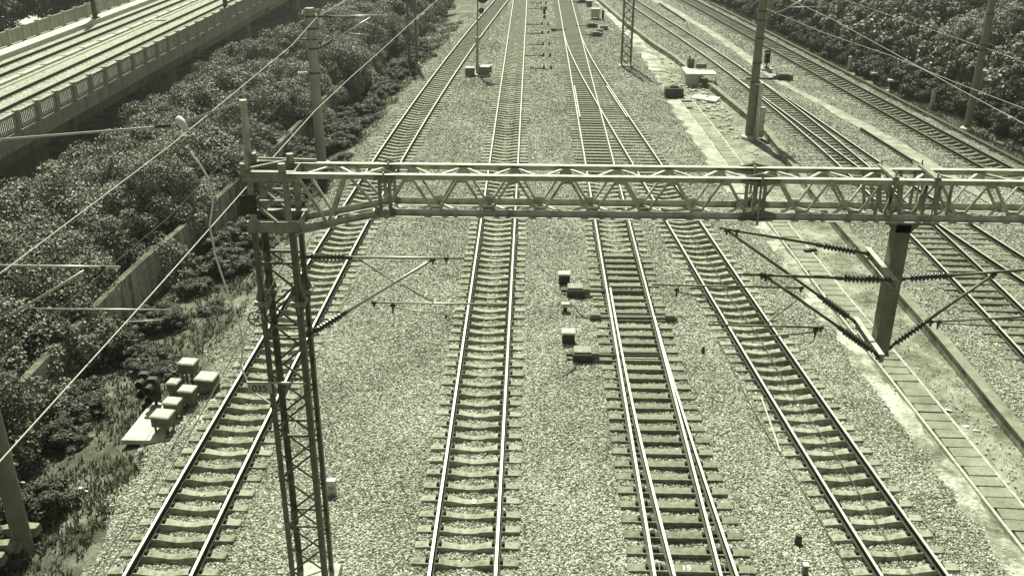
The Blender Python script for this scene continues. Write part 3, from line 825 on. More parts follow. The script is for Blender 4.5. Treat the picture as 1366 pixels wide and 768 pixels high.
# ------------------------------------------------------------------ wires
def wire(label, pts, r=.013, mat='cable', name='overhead_wire', sag=0, n=14):
    out = []
    for p, q in zip(pts[:-1], pts[1:]):
        p, q = Vector(p), Vector(q)
        for i in range(n):
            t = i/n; v = p.lerp(q, t); v.z -= sag*4*t*(1-t); out.append(v)
    out.append(Vector(pts[-1]))
    mb = MB().path(out, r, 6)
    return tag(mb.build(name, M[mat]), label, 'wire', 'overhead wires')
wire('pale contact wire running from the left-edge arm past the lattice tower up the curving track', [(-6.62, 10, 6.4), (-6.5, 18.6, 6.4), (-6.46, 25.6, 6.4), (-6.38, 34.3, 6.4), (-6.1, 40, 6.4), (-5.79, 44.8, 6.4), (-5.09, 57.4, 6.4), (-3.8, 76, 6.4), (-1, 110, 6.4)], .012, n=3)
wire('upper pale wire from the left-edge arm to the round concrete mast across the grove', [(-9.3, 8, 7.3), (-8.99, 17.8, 7.28), (-8.81, 26.4, 7.28), (-8.97, 42.4, 7.3), (-9.5, 50, 7.3), (-8.4, 78, 7.3), (-5, 120, 7.3)], .012, n=4)
wire('thin dark earth wire over the grove behind the lattice tower', [(-10.9, 8, 4.5), (-10.38, 18.9, 4.5), (-9.9, 28.2, 4.45), (-9.95, 45.7, 4.5), (-10.6, 50, 4.5), (-9.5, 90, 4.5)], .010, 'cabledark', n=4)
wire('lower pale wire crossing the dark trees at the right, over the right-hand track', [(18.7, 24, 6.4), (18.5, 38, 6.4), (18.5, 57, 6.4), (17, 84, 6.4), (13, 118, 6.4)], .010, n=4)
wire('upper of the two pale wires converging at the right edge, over the branch', [(21.4, 24, 6.4), (19.6, 35.7, 6.4), (18.84, 40.2, 6.4), (18.12, 46, 6.4), (16.74, 52.2, 6.4), (15.2, 60, 6.6)], .010, n=4)
wire('faint wire slung along the tree crowns behind the hedge', [(30, 30, 4.2), (29.5, 58.9, 4.15), (26, 90, 4.2), (23, 120, 4.2)], .012, 'cable', n=4)
wire('slanting guy wire from the lattice tower down to the ballast at bottom left', [(-3.3, 17.3, 7.64), (-3.86, 16.86, 6.72), (-6.0, 16.2, 3.1), (-8.29, 15.7, -.3)], .012, 'cable', 'guy_wire', n=2)
w = wire('pale feed wire coming in from the left edge to the white insulator', [(-13, 17.6, 9.6), (-8.6, 17.6, 9.91), (-5.34, 17.6, 10.2)], .022, n=3)
rt = root('post_insulator', (-5.1, 17.6, 10.2), 'white porcelain insulator hanging on the feed wire left of the tower top post', 'insulator')
mb = MB(); mb.lathe((-5.16, 17.6, 10.38), (-4.98, 17.55, 10.12), [(0, .03), (.1, .07), (.5, .085), (.9, .05), (1, .03)], 12); mb.build('porcelain', M['insulwhite'], rt, smooth=True)
mb = MB(); mb.path([(-5.36, 17.6, 10.2), (-5.1, 17.6, 10.27), (-3.9, 17.57, 10.68)], .022); mb.build('rod', M['tube'], rt)
MB().tube((-5.6, 17.6, 10.19), (-5.3, 17.6, 10.21), .035, 8).build('rod_end', M['insul'], rt)
mb = MB(); mb.path([(-5.0, 17.58, 9.72), (-4.86, 17.58, 9.5), (-4.72, 17.58, 9.2), (-4.68, 17.58, 8.75), (-4.81, 17.58, 8.24), (-4.76, 17.55, 7.6), (-4.65, 17.5, 7.13), (-4.5, 17.4, 6.6), (-4.37, 17.3, 6.22), (-4.3, 17.2, 5.85), (-4.38, 17.1, 5.4), (-4.2, 17.0, 4.9), (-3.78, 16.95, 4.6)], .018)
tag(mb.build('hanging_cable', M['insulwhite']), 'white cable drooping from the insulator down beside the lattice tower', 'cable')
mb = MB(); mb.path([(T1(y)-1.55+.05*math.sin(y), y, -.2) for y in np.arange(14, 27, .7)], .012, 5)
tag(mb.build('ground_cable', M['cabledark']), 'thin cable laid on the ballast left of the curving track', 'cable')
mb = MB(); mb.path([(T4(y)+.12+.06*math.sin(y*.9), y, -.2) for y in np.arange(14, 40, .6)], .013, 5)
tag(mb.build('ground_cable', M['cabledark']), 'thin dark cable draped across the dished sleepers of the right curving track', 'cable')
mb = MB(); mb.path([(T4(y)-1.35+.05*math.sin(y*.7), y, -.21) for y in np.arange(14, 30, .6)], .013, 5)
tag(mb.build('ground_cable', M['cabledark']), 'thin dark cable on the sleeper ends left of the right curving track', 'cable')
mb = MB(); mb.tube((8.55, 25.7, -.2), (8.45, 22.8, -.2), .024, 8); mb.tube((8.50, 24.3, -.2), (8.495, 24.15, -.2), .034, 8)
tag(mb.build('metal_rod', M['cable']), 'long pale rod lying on the ballast left of the right curving track', 'rod')

# ------------------------------------------------------------------ retaining wall and viaduct
mb = MB(); Y = [float(a) for a in np.arange(6, 131, 2.0)]
pts = [(WALL(y), y, 0) for y in Y]; dirs = [frame(WALL, y) for y in Y]
rw = root('retaining_wall', (WALL(20), 20, -1), 'long stained concrete wall between the leafy grove and the weedy slope', 'wall')
mb.extrude([(-.12, -3.6), (.12, -3.6), (.12, .72), (-.12, .72)], pts, dirs); mb.build('wall', M['wall'], rw)
mb = MB(); mb.extrude([(-.13, .723), (.13, .723), (.12, .76), (-.12, .76)], pts, dirs); mb.build('coping', M['ground'], rw)
mb = MB()
for y in np.arange(8, 128, 4.0):
    if random.random() < .8: mb.box((WALL(y)+.1, y, -.1), (.16, .28, 1.55))
mb.build('pilaster', M['wall'], rw)

VX = -25.45
via = root('viaduct', (-31, 60, -3.5), 'concrete railway viaduct with baluster parapets carrying two tracks, upper left', 'viaduct')
Y0, Y1 = 20, 150; ym = (Y0+Y1)/2; yl = Y1-Y0
mb = MB()
sec = [(-37.1, 1.40), (-37.1, .8), (-35.0, .35), (-34.6, -.8), (-27.2, -.8), (-26.75, .35), (VX+.22, .78), (VX+.22, 1.50), (VX-.35, 1.50), (VX-.35, 1.40)]
mb.extrude([(a, b) for a, b in sec][::-1], [(0, Y0, 0), (0, Y1, 0)], [(1, 0), (1, 0)])
mb.build('girder', M['viaduct'], via)
mb = MB(); mb.box((-36.35, ym, 1.68), (1.55, yl, .55)); mb.build('cable_ledge', M['concrete_white'], via)
mb = MB(); mb.box((-35.565, ym, 1.62), (.02, yl, .6)); mb.build('ledge_face', M['concrete'], via)
mb = MB(); mb.box((-30.7, ym, 1.50), (9.7, yl, .2)); mb.build('ballast_bed', M['viaballast'], via)
mb = MB(); mb.box((-31.75, ym, 1.62), (.34, yl, .24)); mb.tube((-31.15, Y0, 1.62), (-31.15, Y1, 1.62), .09, 8)
for y in np.arange(22, 150, 3.1): mb.box((-31.75, y, 1.76), (.3, .22, .06))
mb.box((-31.2, 52.2, 1.6), (1.6, .5, .22)); mb.box((-31.2, 85.5, 1.6), (1.6, .5, .22))
mb.build('cable_trough', M['concrete'], via)
for y in (34, 58, 82, 106, 130): MB().box((-30.9, y, -2.7), (3.4, 2.0, 3.9)).build('pier', M['viaduct'], via)
mb = MB()
for y in (58, 82, 106): mb.box((-26.83, y, -.25), (.25, .28, 1.1))
mb.build('joint_rib', M['viaduct'], via)
def panel_mesh(L, n=11, bw=.085):
    mb = MB()
    mb.box((0, -L/2, .53), (.2, .26, 1.10)); mb.box((0, -L/2, 1.1), (.25, .31, .06))
    mb.box((0.02, .13, .97), (.12, L-.28, .15)); mb.box((0.02, .13, .13), (.1, L-.28, .13))
    for i in range(n):
        y = -L/2+.13+(L-.26)*(i+.5)/n+.0
        mb.box((.03, y, .55), (.035, bw, .71))
    mb.box((.03, -L/2+.2, .55), (.06, .16, .71)); mb.box((.03, L/2-.2, .55), (.06, .12, .71))
    return mb
pm = panel_mesh(2.27).mesh('parapet_panel', M['viaduct']); pm2 = panel_mesh(2.27, 13, .13).mesh('parapet_panel', M['viaduct'])
vo = ORG[via.name]
for k in range(40):
    for x, z, y0 in ((VX, 1.5, 36.7), (-36.9, 1.955, 52)):
        o = bpy.data.objects.new('parapet_panel', pm if x > -30 else pm2); COL.objects.link(o); o.parent = via
        o.location = (x-vo[0], y0+k*2.27-vo[1], z-vo[2]); ORG[o.name] = 'inst'
for lab, x in (('far of the two ballasted tracks on the viaduct', -33.65), ('near of the two ballasted tracks on the viaduct, next to the open parapet', -28.9)):
    track('viaduct_track', lab, (lambda x: (lambda y: x))(x), 30, 145, kind='oldsleeper', sp=.62, side='rustdark', head='dullest', z=1.8, clips_to=0, seed=int(-x))
for lab, x, y in (('dark steel mast at the far parapet of the viaduct', -35.95, 84.2), ('dark steel mast at the near parapet of the viaduct', -25.95, 88.4)):
    rt = root('viaduct_mast', (x, y, 1.5), lab, 'mast', 'masts on the viaduct')
    mb = MB()
    for s in (-1, 1): mb.box((x+s*.15, y, 5), (.03, .3, 7))
    mb.box((x, y, 5), (.27, .03, 7)); mb.build('column', M['galvdark'], rt)
    MB().box((x, y, 2.0), (.6, .6, .12)).build('base_plate', M['galvdark'], rt)
for k, y in enumerate((17.75, 18.3, 19.0)):
    rt = bpy.data.objects.new('spare_sleeper', SL['sleeper']); COL.objects.link(rt)
    rt.location = (-12.05+.15*k, y, -.02); rt.rotation_euler = (0, R(-4), R(6-4*k))
    tag(rt, 'old concrete sleeper lying half hidden behind the mast at the bottom left corner', 'sleeper', 'spare sleepers by the corner mast')

# ------------------------------------------------------------------ vegetation
def leaves(pos, nrm, size, r, aspect=(.62, .36)):
    n = len(pos)
    nrm = nrm/np.linalg.norm(nrm, axis=1, keepdims=True)
    a = r.normal(size=(n, 3)); t = np.cross(nrm, a); t /= np.linalg.norm(t, axis=1, keepdims=True)+1e-9
    b = np.cross(nrm, t); s = size[:, None]
    q = np.stack([pos-t*s*aspect[0], pos-b*s*aspect[1]+nrm*s*.06, pos+t*s*aspect[0], pos+b*s*aspect[1]+nrm*s*.06], 1)
    return q
def crown_mesh(name, seed, rx, rz, ncl, nl, ls, mat, droop=0, base=0, aspect=(.62, .36), low=-.45):
    r = np.random.default_rng(seed)
    d = r.normal(size=(ncl*3, 3)); d /= np.linalg.norm(d, axis=1, keepdims=True)
    d = d[d[:, 2] > low][:ncl]
    ph = r.uniform(0, 6.28, 6)
    lobe = 1+.16*np.sin(3*np.arctan2(d[:, 1], d[:, 0])+ph[0])+.12*np.sin(5*d[:, 2]*2+ph[1])+.1*np.sin(7*np.arctan2(d[:, 1], d[:, 0])+ph[2])
    rad = r.uniform(.62, 1.0, len(d))*lobe
    cen = d*rad[:, None]*np.array([rx, rx, rz]); rc = r.uniform(.16, .34, len(d))*rx
    k = r.integers(0, len(d), nl)
    e = r.normal(size=(nl, 3)); e /= np.linalg.norm(e, axis=1, keepdims=True)
    e = e+.55*d[k]+np.array([0, 0, .25]); e /= np.linalg.norm(e, axis=1, keepdims=True)
    rr = r.uniform(.45, 1.12, nl)**.6
    pos = cen[k]+e*(rc[k]*rr)[:, None]*np.array([1, 1, .85])
    pos[:, 2] -= droop*r.uniform(0, 1, nl)**2
    nrm = .55*e+.45*r.normal(size=(nl, 3))*.9+np.array([0, 0, .25])
    q = leaves(pos, nrm, ls*r.uniform(.6, 1.35, nl), r, aspect)
    ni = nl//7                                     # inner foliage closes the crown
    e = r.normal(size=(ni, 3)); e /= np.linalg.norm(e, axis=1, keepdims=True)
    pi = e*(r.uniform(.25, .72, ni))[:, None]*np.array([rx, rx, rz])
    pi[:, 2] = np.maximum(pi[:, 2], low*rz)
    q = np.concatenate([q, leaves(pi, e+.5*r.normal(size=(ni, 3)), ls*2.2*r.uniform(.7, 1.3, ni), r, (.6, .5))])
    q[:, :, 2] += base
    return numpy_mesh(name, q.reshape(-1, 3), np.arange(len(q)*4).reshape(-1, 4), mat)
def trunk_mesh(h, r, seed, spread):
    q = random.Random(seed); mb = MB()
    mb.path([(0, 0, -.4), (.04, .02, h*.3), (-.03, .05, h*.6), (.02, 0, h*.85)], r, 8)
    for i in range(5):
        a = i*1.257+q.random(); z0 = h*(.35+.1*i*.8); R_ = spread*(.55+.25*q.random())
        mb.path([(0, 0, z0), (math.cos(a)*R_*.5, math.sin(a)*R_*.5, z0+h*.16), (math.cos(a)*R_, math.sin(a)*R_, z0+h*.26)], r*.4, 6)
    return mb.mesh('trunk', M['bark'])
def plant(name, label, cat, group, loc, crown, trunk, rz, sc_=1.0, cz=0, part='crown'):
    rt = root(name, loc, label, cat, group)
    rt.rotation_euler = (0, 0, rz); rt.scale = (sc_, sc_, sc_*random.uniform(.92, 1.08))
    c = bpy.data.objects.new(part, crown); COL.objects.link(c); c.parent = rt; c.location = (0, 0, cz)
    if trunk:
        t = bpy.data.objects.new('trunk', trunk); COL.objects.link(t); t.parent = rt
    return rt
broad = [crown_mesh('broad_crown', 10+i, 2.6, 2.35, 95, 42000, .095, M['leaf']) for i in range(5)]
pale = [crown_mesh('pale_crown', 20+i, 2.0, 1.5, 60, 20000, .10, M['leafpale']) for i in range(2)]
dark = [crown_mesh('dark_crown', 30+i, 2.5, 2.4, 60, 13000, .19, M['leafdark']) for i in range(3)]
feather = [crown_mesh('feathery_crown', 40+i, 2.6, 2.6, 90, 22000, .19, M['leaf'], .8, 0, (.8, .17)) for i in range(3)]
magn = [crown_mesh('glossy_crown', 50+i, 1.8, 1.9, 50, 11000, .18, M['leaf'], 0, 0, (.6, .42)) for i in range(2)]
bush = [crown_mesh('bush_crown', 60+i, 1.0, .85, 34, 11000, .07, M['leafdark'], 0, .45, low=-.75) for i in range(3)]
hedgem = [crown_mesh('hedge_crown', 70+i, 1.25, 1.0, 40, 11000, .10, M['leafdark'], 0, .6, low=-.8) for i in range(3)]
trunk_b = trunk_mesh(4.4, .13, 1, 1.7); trunk_d = trunk_mesh(5.5, .17, 2, 2.0)
rt_ = random.Random(11)
def top_of(me):
    a = np.empty(len(me.vertices)*3, np.float32); me.vertices.foreach_get('co', a); return float(np.percentile(a[2::3], 99.3))
TOP = {m.name: top_of(m) for m in broad+pale}
grove = [(1.85, 2.5, 19, 'leafy tree of the grove row that overhangs the retaining wall'),
         (5.0, 2.8, 26, 'leafy tree in the middle of the grove between wall and viaduct'),
         (8.4, .85, 33, 'leafy tree of the grove row second from the viaduct'),
         (10.8, -.9, 40, 'low leafy tree in the grove row under the viaduct edge')]
for off, top, ys_, lab in grove:
    y = ys_+rt_.uniform(0, 2)
    while y < 108:
        x = WALL(y)-off*(1 if y < 60 else 1.05)+rt_.uniform(-.5, .5)
        if x > -25.6+.3*1 and x < WALL(y)-1.0:
            light = y > 84 and off > 4
            s = rt_.uniform(.78, 1.2)*(.97 if off < 3 else 1)
            t = top+rt_.uniform(-.8, .5)-(.5 if light else 0)+(.5 if y > 64 and off > 8 else 0)
            m = pale[rt_.randrange(2)] if light else broad[rt_.randrange(5)]
            base = -3.5 if y < 60 else -3.5+2.4*min(1, (y-60)/25)
            if light: lab2 = 'pale leafy bush tree far back in the grove under the viaduct'
            else: lab2 = lab
            cz = (t-TOP[m.name]*s-base)/s
            plant('grove_tree', lab2, 'tree', 'grove trees between wall and viaduct', (x, y, base), m, trunk_b if cz > 2 else None, rt_.uniform(0, 6.28), s, cz)
        y += rt_.uniform(2.7, 3.9)
for k in range(9):
    y = 84+k*5.2; x = -43.5-rt_.uniform(0, 2.5)
    plant('dark_tree', 'dark tree beyond the far parapet of the viaduct', 'tree', 'dark trees beyond the viaduct', (x, y, -1.2), dark[k % 3], trunk_d, rt_.uniform(0, 6.28), rt_.uniform(.95, 1.2), 3.1)
for k, (x, y) in enumerate([(-12.6, 91), (-12.2, 97), (-11.5, 104), (-13.5, 100), (-11.2, 111), (-14.5, 108)]):
    plant('dark_tree', 'dark tree rising behind the far end of the retaining wall', 'tree', 'dark trees behind the wall', (x, y, -1.4), dark[k % 3], trunk_d, k*1.3, .9, 3.0)
HX = li([(40, 34), (48, 32.3), (55, 30.6), (62, 29.2), (68.6, 27.9), (82.5, 26.0), (96, 25.0), (110, 23.6), (125, 21.5)])
y = 47.5
while y < 118:
    plant('hedge_shrub', 'dark clipped shrub of the hedge row behind the outermost track', 'shrub', 'hedge row at the right', (HX(y)+rt_.uniform(-.2, .2)+.75, y, -.5), hedgem[rt_.randrange(3)], None, rt_.uniform(0, 6.28), rt_.uniform(.85, 1.12), 0, 'foliage')
    y += rt_.uniform(1.35, 1.75)
for off, sp_, h0, kinds in ((3.6, 3.0, 2.2, 'm'), (6.6, 3.6, 3.2, 'mmf'), (10.4, 4.2, 4.2, 'fff'), (14.6, 4.6, 5.0, 'ffd'), (19.4, 5.2, 5.8, 'ff'), (25, 5.6, 6.4, 'ffd'), (31, 6, 7, 'ff')):
    y = 46+rt_.uniform(0, 3)
    while y < 128:
        x = HX(y)+off+rt_.uniform(-.7, .7)
        if x < 33.5+(y-54.8)*.47+2:
            k = rt_.choice(kinds); s = rt_.uniform(.9, 1.2)
            m = {'m': magn, 'f': feather, 'd': dark}[k]; m = m[rt_.randrange(len(m))]
            lab = {'m': 'glossy broad-leaved small tree just behind the hedge row', 'f': 'feathery drooping tree in the wood behind the hedge', 'd': 'dense dark round tree in the wood behind the hedge'}[k]
            z0 = .0+off*.04
            plant({'m': 'glossy_tree', 'f': 'feathery_tree', 'd': 'dense_tree'}[k], lab, 'tree', 'wood behind the hedge', (x, y, z0-.3), m, trunk_d if k != 'm' else None, rt_.uniform(0, 6.28), s, h0-z0-.6 if k == 'm' else h0-z0)
        y += sp_*rt_.uniform(.85, 1.2)
# bushes on the weedy slope
for y in np.arange(18.5, 86, 1.55):
    for u in ((1.0, .78), (1.9, .85), (2.8, .6)):
        if rt_.random() < (.9 if u[0] < 1 else .75 if u[0] < 2 else .3) and not (u[0] > 1 and 22 < y < 27.5 and rt_.random() < .7):
            yy = y+rt_.uniform(-.6, .6); s = u[1]*rt_.uniform(.6, 1.15)
            b_ = plant('slope_bush', 'low dark bush at the foot of the retaining wall' if u[0] < 1 else 'low dark bush on the weedy slope between wall and ballast', 'bush', 'bushes on the slope', (WALL(yy)+u[0]+rt_.uniform(-.2, .5), yy, -.95 if u[0] < 1 else -.8), bush[rt_.randrange(3)], None, rt_.uniform(0, 6.28), s, 0, 'foliage')
            b_.scale = (s*1.25, s*1.25, s*.8)
def ground_z_left(x, y):
    w = WALL(y); t1 = T1(max(y, 12)); a = min(w+3.2, t1-3.2)
    return np.interp(x, [w+.12, w+1.6, a, t1-2.4], [-.98, -.85, -.62, -.42])
def tufts(name, n, fx, y0, y1, h, mat, seed, label, zf, ypow=1.6, blades=5):
    r = np.random.default_rng(seed); Q = []
    y = y0+(y1-y0)*r.uniform(0, 1, n)**ypow
    clump = np.sin(y*1.9+seed)*np.sin(y*.63)+r.normal(size=n)*.5
    x = fx(y, r, n); keep = clump > -.5; x, y = x[keep], y[keep]; n = len(x)
    z = zf(x, y)
    base = np.stack([x, y, z], 1)
    for b in range(blades):
        a = r.uniform(0, 6.28, n); L = h*r.uniform(.4, 1.3, n); lean = r.uniform(.15, .9, n)
        d = np.stack([np.cos(a)*lean, np.sin(a)*lean, np.ones(n)*.8], 1); d /= np.linalg.norm(d, axis=1, keepdims=True)
        side = np.stack([-np.sin(a), np.cos(a), np.zeros(n)], 1)*(L*.16)[:, None]
        o = base+np.stack([np.cos(a), np.sin(a), 0*a], 1)*.05
        tip = o+d*L[:, None]
        Q.append(np.stack([o-side, o+side, tip+side*.35, tip-side*.35], 1))
    q = np.concatenate(Q)
    return tag(link(name, numpy_mesh(name, q.reshape(-1, 3), np.arange(len(q)*4).reshape(-1, 4), mat), 'stuff'), label, 'grass')
tufts('weeds', 9000, lambda y, r, n: np.array([WALL(v) for v in y])+.3+r.uniform(0, 1, n)**.8*np.array([T1(max(12, v))-2.3-WALL(v)-.2 for v in y]), 16, 100, .15, M['grass'], 5, 'rough weeds and dry grass on the slope below the wall', lambda x, y: np.array([ground_z_left(a, b) for a, b in zip(x, y)]))
tufts('weeds', 7000, lambda y, r, n: np.array([T6(max(38, v)) for v in y])+2.2+r.uniform(0, 1, n)*np.array([max(.4, HX(v)-T6(max(38, v))-2.4) for v in y]), 42, 118, .16, M['grass'], 8, 'short grass between the outermost track and the hedge', lambda x, y: np.full_like(x, -.48))
tufts('weeds', 900, lambda y, r, n: np.array([PAV(v)+.95 for v in y])+r.uniform(0, 1, n)**1.0*np.array([KERB(v)-PAV(v)-.95 for v in y]), 16, 66, .06, M['grass'], 9, 'sparse dry weeds in the dirt beside the kerb', lambda x, y: np.full_like(x, -.49))
tufts('weeds', 5000, lambda y, r, n: np.array([WALL(v) for v in y])-1.5-r.uniform(0, 1, n)*10, 78, 118, .5, M['leafpale'], 12, 'pale tall grass far back below the viaduct', lambda x, y: np.full_like(x, -1.1), 1.0)

# ------------------------------------------------------------------ lineside equipment
def cabinet(label, x, y, z, w, d, h, stand, rz=0, body='boxbody', lid='boxlid', group='equipment boxes by the curving track', name='signal_box', slope=0):
    rt = root(name, (x, y, z), label, 'equipment box', group)
    mb = MB(); zb = z+stand
    mb.box((x, y, zb+h/2), (w, d, h), rz)
    for s in (-.28, .28): mb.box((x+s*w*math.cos(rz)+d*.5*math.sin(rz), y+s*w*math.sin(rz)-d*.51*math.cos(rz), zb+h*.62), (.035, .03, .07), rz)
    mb.tube((x+w*.2, y-d*.3, zb+.02), (x+w*.25, y-d*.45, z-.05), .028, 6)
    mb.build('case', M[body], rt)
    mb = MB(); mb.box((x, y, zb+h+.02), (w+.05, d+.05, .05), rz); mb.box((x, y, zb+h+.055), (w+.03, d+.03, .02), rz, taper=.9); mb.build('lid', M[lid], rt)
    if stand > .05:
        mb = MB(); c, s_ = math.cos(rz), math.sin(rz)
        for i in (-1, 1):
            for j in (-1, 1):
                a, b = i*w*.36, j*d*.36; mb.box((x+a*c-b*s_, y+a*s_+b*c, z+stand/2), (.05, .05, stand+.02), rz)
        mb.box((x, y, z+.08), (w*.78, d*.78, .04), rz)
        mb.build('stand', M['boxbody'], rt)
    return rt
cz = -.5
cabinet('largest pale-lidded box, nearest of the cluster on the concrete slab', -9.0, 23.55, cz, .52, .44, .3, .42, -.12)
cabinet('low pale-lidded box just behind the largest box of the cluster', -9.02, 24.4, cz, .42, .36, .36, .28, -.12)
cabinet('pale-lidded box in the middle of the cluster, nearest the track', -8.8, 25.1, cz, .42, .36, .4, .25, -.12)
cabinet('wide pale-lidded box at the track side of the back of the cluster', -8.45, 25.85, cz, .56, .5, .42, .24, -.12)
cabinet('small pale box wedged in the middle of the cluster by the black signals', -9.35, 25.5, cz, .3, .3, .26, .4, -.12)
cabinet('topmost pale-lidded box on a tall stand at the back of the cluster', -9.15, 26.3, cz, .48, .38, .3, .62, -.12)
def dwarf(label, x, y, z, group='dwarf signals', s=1.0):
    rt = root('dwarf_signal', (x, y, z), label, 'signal', group)
    MB().box((x, y, z+.08*s), (.34*s, .34*s, .16*s)).tube((x, y, z+.1*s), (x, y, z+.45*s), .05*s, 8).build('base', M['boxdark'], rt)
    MB().box((x, y, z+.78*s), (.30*s, .2*s, .72*s)).box((x, y, z+1.15*s), (.24*s, .18*s, .05*s)).build('head', M['black'], rt)
    for k in (0, 1):
        mb = MB(); c = Vector((x, y-.09*s, z+(.95-.33*k)*s)); e = c+Vector((-.06*s, -.26*s, -.04*s))
        n = 14; vs = []; fs = []
        for p, r in ((c, .125*s), (e, .13*s), (e, .115*s), (c, .11*s)):
            for i in range(n): a = 2*math.pi*i/n; vs.append((p.x+r*math.cos(a), p.y, p.z+r*math.sin(a)))
        for j in range(3):
            for i in range(n): fs.append((j*n+i, j*n+(i+1) % n, (j+1)*n+(i+1) % n, (j+1)*n+i))
        mb.add(vs, fs); mb.build('hood', M['boxdark'], rt)
    return rt
dwarf('left black hooded dwarf signal in the weeds behind the equipment boxes', -10.15, 25.35, -.6)
dwarf('right black hooded dwarf signal next to the equipment boxes', -9.75, 24.95, -.55)
mb = MB(); mb.poly([(-10.05, 23.0, -.36), (-8.85, 23.0, -.36), (-9.2, 24.95, -.36), (-9.95, 25.1, -.36)], (0, 0, 1), .14)
tag(mb.build('concrete_slab', M['concrete_white']), 'pale concrete slab in the weeds beside the largest equipment box', 'slab')
for lab, x, y, rz in (('upper small white plate on the ballast beside the box cluster', -8.15, 25.3, .3), ('lower small white plate on the ballast beside the box cluster', -8.2, 24.2, .1)):
    mb = MB(); mb.box((x, y, -.30), (.16, .3, .05), rz); mb.box((x, y, -.27), (.13, .26, .02), rz); tag(mb.build('white_plate', M['boxlid']), lab, 'plate', 'white plates by the track')
def point_machine(label, x, y, z, rz=0, group='point machines', reach=(3.5, 4.0), s=1.0, lid='boxbody'):
    rt = root('point_machine', (x, y, z), label, 'point machine', group)
    MB().box((x, y-.03, z+.09*s), (.52*s, .46*s, .22*s)).box((x-.34*s, y, z+.09*s), (.2*s, .1*s, .08*s)).build('case', M['boxdark'], rt)
    MB().box((x, y, z+.23*s), (.5*s, .4*s, .07*s), taper=.92).build('lid', M[lid], rt)
    mb = MB(); mb.box((x+.34*s, y, z+.12*s), (.2*s, .36*s, .2*s)); mb.build('flange', M['boxbody'], rt)
    if reach:
        a, b = reach
        mb = MB(); mb.tube((x+.3, y-.02, z+.1), (b, y-.02, z+.1), .032, 6); mb.tube((x+.3, y+.12, z+.1), (b, y+.12, z+.1), .016, 6)
        mb.box((a, y-.02, z+.1), (.12, .08, .07)); mb.build('throw_rod', M['boxdark'], rt)
        mb = MB()
        for dy in (-.17, .22): mb.box(((x+.36+a)/2, y+dy, z-.02), (a-x-.36, .24, .17))
        mb.build('support_plate', M['bearer'], rt)
    return rt
point_machine('far one of the two point machines left of the turnout track', 3.16, 33.25, -.2, reach=(4.15, 5.75), s=1.2, lid='lidgrey')
point_machine('near one of the two point machines left of the turnout track', 3.2, 28.15, -.2, reach=(4.15, 5.75), s=1.2, lid='lidgrey')
cabinet('pale-topped dark box behind the far point machine', 2.78, 34.35, -.3, .42, .36, .4, .02, 0, 'boxdark', 'boxlid', 'boxes by the point machines', 'junction_box')
cabinet('pale-topped dark box behind the near point machine', 2.78, 29.35, -.3, .42, .36, .4, .02, 0, 'boxdark', 'boxlid', 'boxes by the point machines', 'junction_box')
rt = root('cable_box', (2.75, 31.75, -.3), 'small pale mushroom-topped cable box between the two point machines', 'cable box')
MB().tube((2.75, 31.75, -.4), (2.75, 31.75, .0), .07, 8).build('post', M['boxdark'], rt); MB().box((2.75, 31.75, .03), (.36, .24, .12), taper=.8).build('case', M['boxlid'], rt)
MB().path([(2.9, 31.75, 0), (3.05, 31.65, .03), (3.2, 31.4, -.1), (3.35, 31.2, -.2), (3.7, 31.15, -.2)], .022).build('cable', M['cabledark'], rt)
rt = root('hollow_sleeper', (5.1, 31.15, -.25), 'dark steel trough across the turnout with raised ends', 'trough')
MB().box((5.15, 31.15, -.17), (3.1, .2, .11)).build('trough', M['galvdark'], rt)
MB().box((3.8, 31.15, -.09), (.34, .26, .14)).box((6.45, 31.15, -.09), (.34, .26, .14)).build('end_box', M['boxbody'], rt)
MB().path([(6.6, 31.15, -.15), (6.85, 31.2, -.1), (7.0, 31.1, -.2)], .02).build('cable', M['cabledark'], rt)
mb = MB(); mb.tube((1.25, 0, 0), (1.26, 0, 0), .01, 4)
mb = MB(); mb.beam((2.55, 26.9, -.22), (2.95, 27.5, -.2), .05, .03); mb.beam((2.9, 27.42, -.2), (2.98, 27.5, -.16), .06, .05); tag(mb.build('metal_bar', M['rust']), 'short loose bar on the ballast left of the near point machine', 'bar')
# far turnout equipment
point_machine('dark point machine nearest along the far turnout, low beside the white walkway', 7.25, 90.4, -.2, reach=(6.6, 5.6), s=1.35)
point_machine('dark point machine behind it by the white box at the far turnout', 7.1, 95.4, -.2, reach=(6.6, 5.6), s=1.35)
point_machine('farthest dark point machine at the top of the turnout track', 6.9, 112.2, -.2, reach=(6.3, 5.6), s=1.3)
point_machine('small dark detector case left of the far turnout', 3.4, 93.1, -.2, reach=(4.1, 4.6), s=.8)
cabinet('white relay box beside the far turnout with a dark post', 7.75, 100.6, -.3, .85, .8, .75, .3, 0, 'boxlid', 'boxlid', 'boxes at the far turnout', 'relay_box')
cabinet('grey low box at the top of the far turnout', 7.6, 109.6, -.3, .6, .7, .55, .1, 0, 'boxbody', 'boxlid', 'boxes at the far turnout', 'relay_box')
cabinet('olive low box between the two near machines of the far turnout', 8.2, 94.0, -.3, .7, .7, .35, .05, 0, 'boxbody', 'boxbody', 'boxes at the far turnout', 'relay_box')
cabinet('small grey box behind the nearest machine of the far turnout', 7.7, 92.2, -.3, .6, .5, .3, .05, 0, 'boxbody', 'boxbody', 'boxes at the far turnout', 'relay_box')
rt = root('marker_post', (8.5, 100.3, -.3), 'dark slim post beside the white relay box', 'post')
MB().lathe((8.5, 100.3, -.4), (8.5, 100.3, .7), [(0, .12), (.8, .12), (1, .07)], 8).build('post', M['black'], rt); MB().box((8.5, 100.3, -.25), (.4, .4, .12)).build('footing', M['concrete'], rt)
